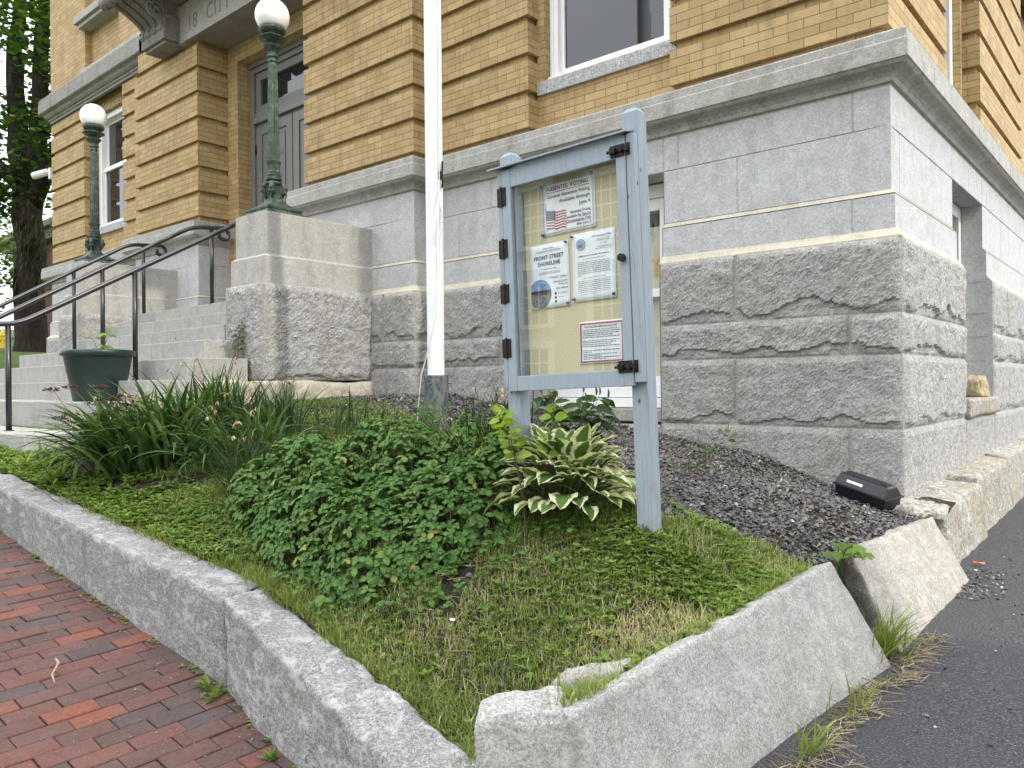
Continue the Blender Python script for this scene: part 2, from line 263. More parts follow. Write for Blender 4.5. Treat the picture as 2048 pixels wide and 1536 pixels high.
# ------------------------------------------------------------------ mesh builder
class MB:
    def __init__(s): s.v = []; s.f = []; s.uv = []; s.r = []; s.mi = []
    def add(s, vs, fs, uvs=None, r=None, mi=0):
        o = len(s.v); s.v.extend(vs)
        for i, f in enumerate(fs):
            s.f.append(tuple(o + j for j in f)); s.r.append(RND.random() if r is None else r); s.mi.append(mi)
            s.uv.append([uvs[j] for j in f] if uvs else None)
    def box(s, a, b, mi=0, r=None):
        x0, y0, z0 = (min(p, q) for p, q in zip(a, b)); x1, y1, z1 = (max(p, q) for p, q in zip(a, b))
        v = [(x0, y0, z0), (x1, y0, z0), (x1, y1, z0), (x0, y1, z0), (x0, y0, z1), (x1, y0, z1), (x1, y1, z1), (x0, y1, z1)]
        s.add(v, [(0, 3, 2, 1), (4, 5, 6, 7), (0, 1, 5, 4), (1, 2, 6, 5), (2, 3, 7, 6), (3, 0, 4, 7)], mi=mi, r=r); return s
    def cbox(s, a, b, c=.006, mi=0, r=None):
        "box with chamfered edges"
        x0, y0, z0 = (min(p, q) for p, q in zip(a, b)); x1, y1, z1 = (max(p, q) for p, q in zip(a, b))
        c = min(c, .45 * min(x1 - x0, y1 - y0, z1 - z0)); bm = bmesh.new()
        bmesh.ops.create_cube(bm, size=1)
        for w in bm.verts: w.co = Vector(((x0 + x1) / 2 + w.co.x * (x1 - x0), (y0 + y1) / 2 + w.co.y * (y1 - y0), (z0 + z1) / 2 + w.co.z * (z1 - z0)))
        bmesh.ops.bevel(bm, geom=bm.edges[:], offset=c, segments=2, profile=.6, affect='EDGES')
        s.bm(bm, mi, r); return s
    def bm(s, bm, mi=0, r=None):
        bm.verts.index_update()
        s.add([tuple(v.co) for v in bm.verts], [tuple(v.index for v in f.verts) for f in bm.faces], mi=mi, r=r); bm.free()
    def lathe(s, prof, n=24, c=(0, 0), flute=0, mi=0, cap=True, r=None):
        vs = []; fs = []
        for rad, z in prof:
            for i in range(n):
                a = 2 * math.pi * i / n; q = rad * (1 - flute * (i % 2))
                vs.append((c[0] + q * math.cos(a), c[1] + q * math.sin(a), z))
        for j in range(len(prof) - 1):
            for i in range(n):
                k = (i + 1) % n; fs.append((j * n + i, j * n + k, (j + 1) * n + k, (j + 1) * n + i))
        if cap: fs.append(tuple(range(n - 1, -1, -1))); fs.append(tuple((len(prof) - 1) * n + i for i in range(n)))
        s.add(vs, fs, mi=mi, r=RND.random() if r is None else r); return s
    def tube(s, pts, rad, n=6, mi=0, r=None, cap=True):
        pts = [Vector(p) for p in pts]; rads = rad if isinstance(rad, (list, tuple)) else [rad] * len(pts)
        vs = []; fs = []; up = Vector((0, 0, 1)); prev = None
        for i, p in enumerate(pts):
            t = (pts[min(i + 1, len(pts) - 1)] - pts[max(i - 1, 0)]).normalized()
            if prev is None:
                a = t.cross(up) if abs(t.z) < .95 else t.cross(Vector((1, 0, 0)))
            else: a = prev - t * prev.dot(t)
            a.normalize(); prev = a; b = t.cross(a)
            for k in range(n):
                w = 2 * math.pi * k / n; vs.append(tuple(p + a * (math.cos(w) * rads[i]) + b * (math.sin(w) * rads[i])))
        for i in range(len(pts) - 1):
            for k in range(n):
                m = (k + 1) % n; fs.append((i * n + k, i * n + m, (i + 1) * n + m, (i + 1) * n + k))
        if cap: fs.append(tuple(range(n - 1, -1, -1))); fs.append(tuple((len(pts) - 1) * n + i for i in range(n)))
        s.add(vs, fs, mi=mi, r=RND.random() if r is None else r); return s
    def build(s, name, mat, parent=None, org=None, wuv=False, smooth=False, loc=None):
        me = bpy.data.meshes.new(name)
        o = Vector(org) if org is not None else Vector((0, 0, 0))
        me.from_pydata([tuple(Vector(v) - o) for v in s.v] if o.length else s.v, [], s.f)
        ml = mat if isinstance(mat, (list, tuple)) else [mat]
        for m in ml: me.materials.append(M[m])
        if len(ml) > 1: me.polygons.foreach_set('material_index', s.mi)
        a = me.attributes.new('rnd', 'FLOAT', 'FACE'); a.data.foreach_set('value', s.r)
        if wuv or any(u is not None for u in s.uv):
            ul = me.uv_layers.new(name='UVMap'); buf = []
            me.update()
            for p, u in zip(me.polygons, s.uv):
                if u is not None:
                    for q in u: buf.extend(q)
                else:
                    n = p.normal
                    for vi in p.vertices:
                        x, y, z = s.v[vi]
                        if abs(n.z) > .7: buf.extend((x, y - .02))
                        elif abs(n.x) > abs(n.y): buf.extend((y + .04, z - 3.865))
                        else: buf.extend((x, z - 3.865))
            ul.data.foreach_set('uv', buf)
        if smooth: me.polygons.foreach_set('use_smooth', [True] * len(me.polygons))
        me.update()
        ob = bpy.data.objects.new(name, me); COL.objects.link(ob)
        if parent is not None: ob.parent = parent
        elif org is not None: ob.location = o
        if loc is not None: ob.location = loc
        return ob

def tag(o, label, cat, group=None):
    o['label'] = label; o['category'] = cat
    if group: o['group'] = group
    return o
def kind(o, k): o['kind'] = k; return o
def thing(name, loc, label, cat, group=None, rot=(0, 0, 0)):
    e = bpy.data.objects.new(name, None); COL.objects.link(e); e.location = loc; e.rotation_euler = rot; e.empty_display_size = .1
    return tag(e, label, cat, group)
def copy_tree(o, parent=None):
    c = o.copy(); COL.objects.link(c)
    if parent is not None: c.parent = parent
    for ch in list(o.children): copy_tree(ch, c)
    return c

def fr(p, s=1., oct=5, H=.9): return noise.fractal(Vector(p) * s, H, 2.1, oct)

def stone(mb, c8, res=.03, amp=.012, rnd=.10, seed=0., mi=0, freq=7.):
    "rough hexahedral stone; c8 = bottom 4 (ccw from above) + top 4"
    c8 = [Vector(c) for c in c8]; ctr = sum(c8, Vector()) / 8
    e = ((c8[1] - c8[0]).length, (c8[3] - c8[0]).length, (c8[4] - c8[0]).length)
    n = [max(2, min(130, int(q / res))) for q in e]; keys = {}; vs = []; fs = []
    def tri(u, v, w):
        a = c8[0].lerp(c8[1], u).lerp(c8[3].lerp(c8[2], u), v); b = c8[4].lerp(c8[5], u).lerp(c8[7].lerp(c8[6], u), v); return a.lerp(b, w)
    def vert(i, j, k):
        q = (i, j, k)
        if q in keys: return keys[q]
        t = [i / n[0], j / n[1], k / n[2]]; p = tri(*t)
        d = [min(t[m], 1 - t[m]) * e[m] for m in range(3)]
        ds = sorted(d); out = (p - ctr).normalized()
        rr = rnd * min(e)
        k1 = max(0, 1 - ds[1] / max(rr, 1e-4)); sh = rr * .42 * k1 * k1
        p = p - out * sh * (1 + .8 * noise.noise(p * 13 + Vector((seed, 0, 3))))
        s3 = Vector((seed * 3.1, seed * 1.7, seed))
        p = p + out * amp * (1.1 * fr(p + s3, freq, 5, .8)) + Vector((noise.noise(p * 3 + s3), noise.noise(p * 3 + s3 * 2), noise.noise(p * 3 - s3))) * amp * .7
        keys[q] = len(vs); vs.append(tuple(p)); return keys[q]
    for ax in range(3):
        o1, o2 = [(1, 2), (2, 0), (0, 1)][ax]
        for side in (0, n[ax]):
            for a in range(n[o1]):
                for b in range(n[o2]):
                    q = []
                    for da, db in ((0, 0), (1, 0), (1, 1), (0, 1)):
                        ix = [0, 0, 0]; ix[ax] = side; ix[o1] = a + da; ix[o2] = b + db; q.append(vert(*ix))
                    fs.append(tuple(q) if side else tuple(reversed(q)))
    mb.add(vs, fs, mi=mi, r=.5); return mb

def boxstone(mb, a, b, **kw):
    x0, y0, z0 = a; x1, y1, z1 = b
    return stone(mb, [(x0, y0, z0), (x1, y0, z0), (x1, y1, z0), (x0, y1, z0), (x0, y0, z1), (x1, y0, z1), (x1, y1, z1), (x0, y1, z1)], **kw)

# wall face frames: A start, D direction (left to right seen from outside), N outward
class Face:
    def __init__(s, A, D, N): s.A = Vector((*A, 0)); s.D = Vector((*D, 0)); s.N = Vector((*N, 0))
    def p(s, u, z, o): q = s.A + s.D * u + s.N * o; return (q.x, q.y, z)

def ashlar(mb, F, u0, u1, z0, z1, off, joints, e0='j', e1='j', g=.008, e=.008, gb='j', gt='j'):
    us = [u0] + [j for j in joints if u0 + .03 < j < u1 - .03] + [u1]
    for a, b in zip(us[:-1], us[1:]):
        fa = e0 if a == u0 else 'j'; fb = e1 if b == u1 else 'j'
        A = a - off if fa == 'out' else a; B = b + off if fb == 'out' else b
        ia = A + (e if fa == 'j' else 0); ib = B - (e if fb == 'j' else 0); iz0 = z0 + (e if gb == 'j' else 0); iz1 = z1 - (e if gt == 'j' else 0)
        do = off - g; n = max(1, int((ib - ia) / .5))
        da, db_ = (off if fa == 'out' else do), (off if fb == 'out' else do); outer = [F.p(A, z0, da), F.p(B, z0, db_), F.p(B, z1, db_), F.p(A, z1, da)]
        inner = [F.p(ia, iz0, off), F.p(ib, iz0, off), F.p(ib, iz1, off), F.p(ia, iz1, off)]
        mb.add(outer + inner, [(4, 5, 6, 7), (0, 1, 5, 4), (1, 2, 6, 5), (2, 3, 7, 6), (3, 0, 4, 7)], r=.5)

def rockface(mb, F, u0, u1, z0, z1, joints, base=.085, amp=.05, e0='j', e1='j', res=.018, seed=0., ledge=.3, margin=.03, mj=.020):
    us = [u0] + [j for j in joints if u0 + .05 < j < u1 - .05] + [u1]
    for bi, (a, b) in enumerate(zip(us[:-1], us[1:])):
        fa = e0 if a == u0 else 'j'; fb = e1 if b == u1 else 'j'
        sd = seed + bi * 7.3
        A = a - base if fa == 'out' else a + .002; B = b + base if fb == 'out' else b - .002
        nu = max(3, int((B - A) / res)); nz = max(3, int((z1 - z0) / res)); vs = []; fs = []
        for k in range(nz + 1):
            for i in range(nu + 1):
                u = A + (B - A) * i / nu; z = z0 + .002 + (z1 - z0 - .004) * k / nz
                du = min(u - A + (0 if fa != 'out' else 0), B - u); dz = min(z - z0, z1 - z)
                P = Vector(F.p(u, z, 0)) + Vector((sd, sd * .7, 0))
                ml = margin if (fa == 'out' and u - A < B - u) or (fb == 'out' and B - u < u - A) else mj
                ru = min(1, max(0, du / (ml * 2.2))); rz = min(1, max(0, dz / (mj * 2.2)))
                ramp = min(1, ru * 1.0) ** .6 * min(1, rz) ** .6
                nb = fr(P, 1.7, 3, 1.); nf = fr(P, 11., 5, .6); h = .62 + .30 * nb + .20 * nf + .12 * noise.noise(P * 70)
                zr = (z - z0) / (z1 - z0)
                thr = ledge * (.55 + .9 * noise.noise(Vector((u * 3.1 + sd, sd, 0))) + .35 * noise.noise(Vector((u * 13 + sd, 1, 0))))
                if zr < thr: h -= .50 + .30 * noise.noise(P * 17)
                o = base + amp * max(-.5, h) * ramp - (0 if ru > 0 and rz > 0 else .0)
                if (i == 0 and fa == 'j') or (i == nu and fb == 'j') or k in (0, nz): o -= .004 if not ((i == 0 and fa == 'out') or (i == nu and fb == 'out')) else 0
                vs.append(F.p(u, z, o))
        w = nu + 1
        for k in range(nz):
            for i in range(nu): fs.append((k * w + i, k * w + i + 1, (k + 1) * w + i + 1, (k + 1) * w + i))
        mb.add(vs, fs, r=.5)

def sweep(mb, path, prof, closed=False):
    "mitred sweep of (offset, z) profile along plan path; outward is to the right of travel"
    P = [Vector(p) for p in path]; n = len(P); mit = []
    for i in range(n):
        ns = []
        if i > 0: d = (P[i] - P[i - 1]).normalized(); ns.append(Vector((d.y, -d.x)))
        if i < n - 1: d = (P[i + 1] - P[i]).normalized(); ns.append(Vector((d.y, -d.x)))
        m = ns[0] if len(ns) == 1 else (ns[0] + ns[1]) / (1 + ns[0].dot(ns[1]))
        mit.append(m)
    vs = []; fs = []; k = len(prof)
    for i in range(n):
        for o, z in prof: q = P[i] + mit[i] * o; vs.append((q.x, q.y, z))
    for i in range(n - 1):
        for j in range(k - 1): fs.append((i * k + j, (i + 1) * k + j, (i + 1) * k + j + 1, i * k + j + 1))
    mb.add(vs, fs, r=.5)

# ------------------------------------------------------------------ city hall
ZB = 3.865; CO = .0677; PER = CO * 5; REC = .042
hall = thing('city_hall', (0, 0, 0), 'yellow brick city hall with banded piers on a grey granite base', 'building')

def banded(mb, x0, x1, y0, y1, ztop, rx=(1, 1)):
    mb.box((x0 + REC * rx[0], y0 + REC, 3.70), (x1 - REC * rx[1], y1, ztop + .3))
    z = ZB
    while z < ztop:
        t = min(z + 4 * CO, ztop); mb.box((x0, y0, z), (x1, y1 - .003, t)); z += PER

bw = MB()
banded(bw, -1.59, 0, 0, 1.695, 6.45)                 # corner pier
banded(bw, -4.45, -3.02, 0, .9, 6.45)
banded(bw, -6.16, -4.32, -.209, .239, 6.24)
banded(bw, -10.493, -8.6, -.209, .239, 6.24)
banded(bw, -11.41, -10.40, .0, .9, 6.40)
banded(bw, -14.43, -12.94, 0, 4.0, 6.40)
# side pier: bands stop short of its near edge
bw.box((-1.2, 3.10 + REC, 3.7), (-REC, 5.70 - REC, 6.8)); z = ZB
while z < 6.4:
    bw.box((-1.1, 3.10, z), (0, 5.70, z + 4 * CO)); z += PER
bw.box((-1.2, 5.75, 3.7), (-.16, 9.0, 6.8))
# recessed window bays
def bay(x0, x1, y, zs, top=6.45, jl=.072, jr=.072, head=None):
    bw.box((x0 - .02, y, 3.70), (x1 + .02, y + .4, zs - .12))
    bw.box((x0 - .02, y, zs), (x0 + jl, y + .45, top)); bw.box((x1 - jr, y, zs), (x1 + .02, y + .45, top))
    if head: bw.box((x0 + jl, y + .002, head), (x1 - jr, y + .4, top + .2))
bay(-3.02, -1.59, .155, 4.295)
bay(-12.94, -11.41, .155, 4.295, 6.55, head=6.27)
# side bay
bw.box((-.6, 1.66, 3.70), (-.150, 3.15, 3.93)); bw.box((-.6, 1.66, 3.9), (-.150, 1.78, 6.5)); bw.box((-.6, 3.03, 3.9), (-.150, 3.14, 6.5))
# door recess and pavilion centre
bw.box((-8.62, .239, 2.3), (-8.352, .9, 6.26)); bw.box((-6.41, .239, 2.3), (-6.14, .9, 6.26)); bw.box((-8.352, .2405, 6.0), (-6.41, .9, 6.26))
# upper storey, plain
bw.box((-14.43, .0, 6.83), (-12.85, 4., 10.5)); bw.box((-12.85, .11, 6.83), (-11.5, 1., 10.5)); bw.box((-11.5, 0, 6.83), (-10.2, 1., 10.5))
bw.box((-10.2, -.18, 6.78), (-4.4, 1., 10.5)); bw.box((-4.4, 0, 6.6), (0, 4., 9.5)); bw.box((-.9, 3.9, 6.6), (0, 9, 9.5))
bw.box((-13.9, 1.0, 2.), (-.7, 8.5, 9.4), r=.5)
bwo = bw.build('brick_wall', 'brick', hall, wuv=True)

# moulded water table
water = [(-.30, 3.79), (.02, 3.79), (.135, 3.765), (.141, 3.755), (.141, 3.700), (.149, 3.690), (.149, 3.578), (.137, 3.572), (.128, 3.560), (.118, 3.552), (.092, 3.545), (.062, 3.528), (.043, 3.506), (.036, 3.485), (.033, 3.478), (.012, 3.474), (.010, 3.462), (-.03, 3.460)]
PR = [(-6.16, .24), (-6.16, -.209), (-4.32, -.209), (-4.32, 0), (0, 0), (0, 9)]
PL = [(-14.43, 6), (-14.43, 0), (-10.493, 0), (-10.493, -.209), (-8.6, -.209), (-8.6, .24)]
for P_ in (PR, PL): wt = MB(); sweep(wt, P_, water); wt.build('water_table', 'cornice', hall)
for a_, b_ in [((x, -.1512, 3.576), (x + .007, -.1, 3.70)) for x in (-1.50, -3.9)] + [((.1, y, 3.576), (.1512, y + .006, 3.70)) for y in (.55, 2.15, 3.75, 5.35)] + [((-5.3, -.362, 3.576), (-5.294, -.3, 3.70))]:
    jn = MB(); jn.box(a_, b_); jn.build('mortar_joint', 'joint', hall)

FR = Face((-4.32, 0), (1, 0), (0, -1)); FS = Face((0, 0), (0, 1), (1, 0)); FP = Face((-6.16, -.209), (1, 0), (0, -1)); FPR = Face((-4.32, -.209), (0, 1), (1, 0))
FL = Face((-10.493, -.209), (1, 0), (0, -1)); FLR = Face((-8.6, -.209), (0, 1), (1, 0)); FW = Face((-14.43, 0), (1, 0), (0, -1)); FWS = Face((-14.43, 4), (0, -1), (-1, 0))
ab = MB(); rb = MB(); ab2 = MB(); rb2 = MB()
def xj(*xs): return [x + 4.32 for x in xs]
spans = [
 (FR, 0, 1.39, 'j', 'j', xj(-3.47), xj(-3.9), xj(-3.3)), (FR, 2.67, 4.32, 'j', 'out', xj(-1.52, -.225), xj(-1.04), xj(-.225)),
 (FS, 0, 1.79, 'out', 'j', [1.05], [.19], [1.0]), (FS, 3.07, 9., 'j', 'j', [3.3, 5.1, 6.9], [4.1, 5.9, 7.5], [3.7, 5.2, 6.6]),
 (FP, 0, 1.84, 'j', 'out', [.9], [1.25], [.7]), (FPR, 0, .209, 'out', 'j', [], [], []),
 (FL, 0, 1.893, 'j', 'out', [.8], [1.2], [1.0]), (FLR, 0, .45, 'out', 'j', [.22], [.24], [.22]),
 (FW, 0, 3.94, 'out', 'j', [1.4, 2.8], [.8, 2.1], [1.4]), (FWS, 0, 4, 'j', 'out', [2], [1], [2])]
for F, a, b, e0, e1, j1, j2, j3 in spans:
    q_ = ab2 if F in (FL, FLR, FW, FWS) else ab
    ashlar(q_, F, a, b, 3.20, 3.475, .010, j1, e0, e1); ashlar(q_, F, a, b, 2.787, 3.20, .010, j2, e0, e1)
    ashlar(q_, F, a, b, 2.528, 2.756, .040, j3, e0, e1, gt='n', gb='n')
# head of the base windows
ashlar(ab, FR, 1.39, 2.67, 3.20, 3.475, .010, []); ashlar(ab, FS, 1.79, 3.07, 3.20, 3.475, .010, [2.45])
def segs(off): pass
cham = MB()
for path in ([(-6.16, .24), (-6.16, -.209), (-4.32, -.209), (-4.32, 0), (-2.93, 0)], [(-1.65, 0), (0, 0), (0, 1.79)], [(0, 3.07), (0, 9)], PL):
    sweep(cham, path, [(.0105, 2.790), (.0105, 2.787), (.040, 2.757), (.040, 2.75)]); sweep(cham, path, [(.040, 2.530), (.0405, 2.528), (.088, 2.473), (.088, 2.462)])
cham.build('chamfer_course', 'cream_ledge', hall)
ab.build('ashlar_course', 'ashlar', hall); ab2.build('ashlar_course', 'ashlar', hall)
# rock faced plinth
cz = [.50, 1.234, 1.716, 1.984, 2.468]
def rocks(F, a, b, e0, e1, J, res, seed, zs=cz):
    for i, (z0, z1) in enumerate(zip(zs[:-1], zs[1:])):
        rockface(rb2 if F is FW else rb, F, a, b, z0, z1, J[i] if i < len(J) else [], e0=e0, e1=e1, res=res, seed=seed + i * 3.7, ledge=[.10, .16, .34, .22][i % 4], amp=[.028, .036, .045, .042][i % 4])
rocks(FR, 0, 1.39, 'j', 'j', [xj(-3.6), xj(-3.9), xj(-3.3), xj(-3.52)], .017, 3.)
rocks(FR, 2.67, 4.32, 'j', 'out', [xj(-.235), xj(-1.03), xj(-.235), xj(-1.03)], .0135, 11.)
rocks(FS, 0, 1.79, 'out', 'j', [[], [], [], []], .014, 23.)
rocks(FS, 3.07, 7.5, 'j', 'j', [[4.0, 5.6], [3.9, 5.2], [4.6, 6], [3.8, 5.2]], .026, 37.)
rocks(FR, 1.39, 2.67, 'j', 'j', [[]], .03, 44., [.5, 1.22])
rocks(FS, 1.79, 3.07, 'j', 'j', [[]], .02, 47., [.5, 1.234])
rocks(FP, 0.9, 1.84, 'j', 'out', [[1.2], [1.5], [], [1.45]], .018, 51.)
rocks(FPR, 0, .209, 'out', 'j', [[]], .018, 58.)
rocks(FW, 0, 3.94, 'out', 'j', [[1.4, 2.8], [2], [1.2], [2.4]], .05, 61.)
ashlar(rb2, FL, 0, 1.893, 1.9, 2.47, .05, [.8, 1.4], 'j', 'out'); ashlar(rb2, FLR, 0, .45, 1.9, 2.47, .05, [.2], 'out', 'j')
rb.build('rock_faced_plinth', 'rock', hall, smooth=False); rb2.build('rock_faced_plinth', 'rock', hall)
bj = MB()
for path in ([(-6.16, .24), (-6.16, -.209), (-4.32, -.209), (-4.32, 0), (-2.931, 0)], [(-1.649, 0), (0, 0), (0, 1.789)], [(0, 3.071), (0, 7.5)]): sweep(bj, path, [(.0815, 2.466), (.0815, .5)])
bj.build('pointing', 'joint', hall)
# reveals of the two basement windows
rv = MB()
lev = [(1.234, 2.47, .088), (2.47, 2.757, .04), (2.757, 3.20, .010)]
for z0, z1, o in lev:
    rv.add([(-1.651, -o, z0), (-1.651, .5, z0), (-1.651, .5, z1), (-1.651, -o, z1)], [(0, 1, 2, 3)]); rv.add([(-2.929, -o, z0), (-2.929, .5, z0), (-2.929, .5, z1), (-2.929, -o, z1)], [(3, 2, 1, 0)])
    rv.add([(o, 1.791, z0), (-.5, 1.791, z0), (-.5, 1.791, z1), (o, 1.791, z1)], [(0, 1, 2, 3)]); rv.add([(o, 3.069, z0), (-.5, 3.069, z0), (-.5, 3.069, z1), (o, 3.069, z1)], [(3, 2, 1, 0)])
for (a0, a1, z0, z1) in ((.0885, .040, 2.468, 2.531), (.041, .010, 2.755, 2.791)):
    for P4 in ([(-1.6515, .02, z0), (-1.6515, -a0, z0), (-1.6515, -a1, z1), (-1.6515, .02, z1)], [(-2.9285, .02, z0), (-2.9285, -a0, z0), (-2.9285, -a1, z1), (-2.9285, .02, z1)], [(-.02, 1.7915, z0), (a0, 1.7915, z0), (a1, 1.7915, z1), (-.02, 1.7915, z1)], [(-.02, 3.0685, z0), (a0, 3.0685, z0), (a1, 3.0685, z1), (-.02, 3.0685, z1)]): rv.add(P4, [(0, 1, 2, 3)])
rv.add([(-2.93, .5, 3.2), (-1.65, .5, 3.2), (-1.65, -.01, 3.2), (-2.93, -.01, 3.2)], [(0, 1, 2, 3)]); rv.add([(-.5, 1.79, 3.2), (.01, 1.79, 3.2), (.01, 3.07, 3.2), (-.5, 3.07, 3.2)], [(0, 1, 2, 3)])
side_ = MB(); front_ = MB()
for f_ in rv.f:
    P_ = [rv.v[i_] for i_ in f_]; (side_ if max(p_[0] for p_ in P_) > -1 else front_).add(P_, [tuple(range(len(P_)))], r=.5)
front_.build('window_reveal', 'ashlar', hall); side_.build('window_reveal', 'ashlar', hall)
for z in (2.47, 2.17, 1.95, 1.72): jl = MB(); jl.box((-.16, 3.0655, z), (.04, 3.07, z + .005)); jl.build('reveal_joint', 'joint', hall)
sl = MB(); boxstone(sl, (-.3, 1.80, 1.235), (.125, 3.19, 1.386), res=.025, amp=.012, rnd=.12, seed=5); sl.build('window_sill', 'lichen', hall, smooth=True)
sl = MB(); sl.cbox((-2.97, -.03, 1.235), (-1.60, .30, 1.335), .008); sl.build('window_sill', 'slab_warm', hall)
# foundation stones along the drive
fs = MB()
def found(y0, y1, xo, z0, z1, top2, seed):
    stone(fs, [(.02, y0, z0), (xo + .06, y0, z0), (xo + .03, y1, z0), (.02, y1, z0), (.02, y0, z1), (xo, y0, z1 - .03), (xo - .03, y1, top2 - .03), (.02, y1, top2)], res=.03, amp=.022, rnd=.12, seed=seed, freq=4.5)
found(-.36, .95, .36, .30, .80, .83, 3.3); found(.98, 2.5, .30, .30, .86, .88, 9.1); found(2.53, 4.4, .26, .30, .90, .90, 12.5); found(4.43, 7.5, .22, .30, .93, .97, 17.7)
fs.build('foundation_stone', 'lichen', hall, smooth=True)
pt = MB(); pt.box((-4.3, .02, .3), (-2.96, .9, 3.4)); pt.box((-1.62, .02, .3), (-.02, .9, 3.4)); pt.box((-2.95, .03, .3), (-1.63, .9, 1.22)); pt.box((-2.95, .03, 3.22), (-1.63, .9, 3.44)); pt.box((-.9, .06, .3), (-.02, 1.75, 3.4)); pt.box((-.9, 3.1, .3), (-.02, 8.8, 3.4)); pt.box((-9., 1.2, 1.0), (-.9, 8.6, 3.6)); pt.build('wall_core', 'joint', hall)

def textmesh(txt, size, mat, name, parent, loc, rot, align='LEFT', extrude=.0006, smallcaps=False, bold=0., sx=1., shear=0.):
    c = bpy.data.curves.new('t', 'FONT'); c.body = txt; c.size = size; c.align_x = align; c.extrude = extrude; c.offset = bold; c.resolution_u = 2; c.shear = shear; c.space_character = 1.03
    if smallcaps:
        c.small_caps_scale = .78
        for f in c.body_format: f.use_small_caps = True
    o = bpy.data.objects.new('t', c); COL.objects.link(o)
    dg = bpy.context.evaluated_depsgraph_get(); me = bpy.data.meshes.new_from_object(o.evaluated_get(dg)); bpy.data.objects.remove(o)
    me.materials.clear(); me.materials.append(M[mat]); me.name = name
    q = bpy.data.objects.new(name, me); COL.objects.link(q); q.parent = parent; q.location = loc; q.rotation_euler = rot; q.scale = (sx, 1, 1)
    return q
# ---- windows
def window(x0, x1, z0, z1, y, upper=True):
    w = MB(); t = .095
    for a, b in (((x0, y, z0), (x0 + t, y + .16, z1)), ((x1 - t, y, z0), (x1, y + .16, z1)), ((x0 + t, y + .001, z1 - t), (x1 - t, y + .16, z1))): w.cbox(a, b, .006)
    w.cbox((x0 - .0, y - .035, z0 - .0), (x1, y + .16, z0 + .045), .006)
    w.cbox((x0 + .03, y - .018, z0 + .05), (x0 + .05, y + .01, z1), .003); w.cbox((x1 - .05, y - .018, z0 + .05), (x1 - .03, y + .01, z1), .003)
    f = w.build('window', 'white', hall)
    s = MB(); a, b = x0 + t, x1 - t; mid = z0 + (z1 - z0) * .53
    for p, q in (((a, y + .05, z0 + .046), (a + .035, y + .095, mid)), ((b - .035, y + .05, z0 + .046), (b, y + .095, mid)), ((a + .035, y + .052, z0 + .046), (b - .035, y + .095, z0 + .115)),
                 ((a, y + .10, mid - .04), (a + .035, y + .14, z1 - t)), ((b - .035, y + .10, mid - .04), (b, y + .14, z1 - t)), ((a, y + .03, mid - .05), (b, y + .14, mid + .02)), ((a + .035, y + .101, z1 - t - .05), (b - .035, y + .14, z1 - t))): s.cbox(p, q, .004)
    s.build('sash', 'white', f)
    g = MB(); g.box((a + .02, y + .07, z0 + .10), (b - .02, y + .076, mid - .02)); g.box((a + .02, y + .118, mid), (b - .02, y + .124, z1 - t - .02)); g.build('pane', 'glass', f)
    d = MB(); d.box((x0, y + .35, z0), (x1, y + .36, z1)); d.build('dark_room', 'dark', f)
    return f
window(-2.945, -1.665, 4.30, 6.4, .226)
wf = window(-12.865, -11.485, 4.30, 6.265, .226)
bl = MB(); bl.box((-12.72, .40, 4.5), (-11.66, .405, 5.3)); bl.build('blind', 'sill', wf)
for a_, b_, y_ in ((-3.018, -1.592, .125), (-12.938, -11.412, .105)): s = MB(); s.cbox((a_, y_, 4.175), (b_, .42, 4.293), .005); s.build('window_sill', 'sill', hall)
# side upper window
w = MB(); w.cbox((-.32, 1.785, 3.93), (-.215, 1.90, 6.4)); w.cbox((-.32, 2.92, 3.93), (-.215, 3.025, 6.4)); w.cbox((-.32, 1.9, 3.931), (-.18, 2.92, 4.01)); f = w.build('window', 'white', hall)
g = MB(); g.box((-.27, 1.9, 4.0), (-.265, 2.92, 6.4)); g.build('pane', 'glass', f)
s = MB(); s.cbox((-.34, 1.70, 3.80), (-.02, 3.09, 3.93), .006); s.build('window_sill', 'white', hall)
# basement windows
w = MB(); y = .24
w.cbox((-2.92, y - .05, 1.34), (-1.66, y + .12, 1.42), .006); w.cbox((-2.92, y - .02, 1.425), (-1.66, y + .12, 1.515), .006)
w.cbox((-2.92, y, 1.516), (-2.82, y + .12, 3.19)); w.cbox((-1.75, y, 1.516), (-1.66, y + .12, 3.19)); w.cbox((-2.82, y + .001, 3.08), (-1.75, y + .12, 3.19)); w.cbox((-2.82, y + .02, 2.26), (-1.75, y + .10, 2.33)); w.cbox((-1.845, y + .021, 1.517), (-1.752, y + .10, 3.079)); w.cbox((-2.82, y + .022, 1.517), (-1.846, y + .10, 1.60)); w.cbox((-2.82, y + .022, 2.98), (-1.846, y + .10, 3.078))
f = w.build('window', 'white', hall)
g = MB(); g.add([(-2.83, y + .06, 1.5), (-1.74, y + .06, 1.5), (-1.74, y + .06, 3.1), (-2.83, y + .06, 3.1)], [(0, 1, 2, 3)]); g.build('pane', 'caseglass', f)
g = MB(); g.box((-2.85, y + .10, 1.45), (-1.72, y + .112, 2.86)); g.build('panel', 'beige', f)
textmesh('T', .20, 'ochre', 'sign_letter', f, (-1.985, y + .096, 2.447), (R(90), 0, 0), bold=.006)
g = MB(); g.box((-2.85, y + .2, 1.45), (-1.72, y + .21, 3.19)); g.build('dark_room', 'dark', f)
w = MB(); w.cbox((-.28, 1.80, 1.388), (-.165, 1.90, 3.19)); w.cbox((-.28, 2.965, 1.388), (-.165, 3.06, 3.19)); w.cbox((-.28, 1.9, 3.08), (-.165, 2.965, 3.19)); w.cbox((-.28, 1.9, 1.388), (-.16, 2.965, 1.47)); f = w.build('window', 'white', hall)
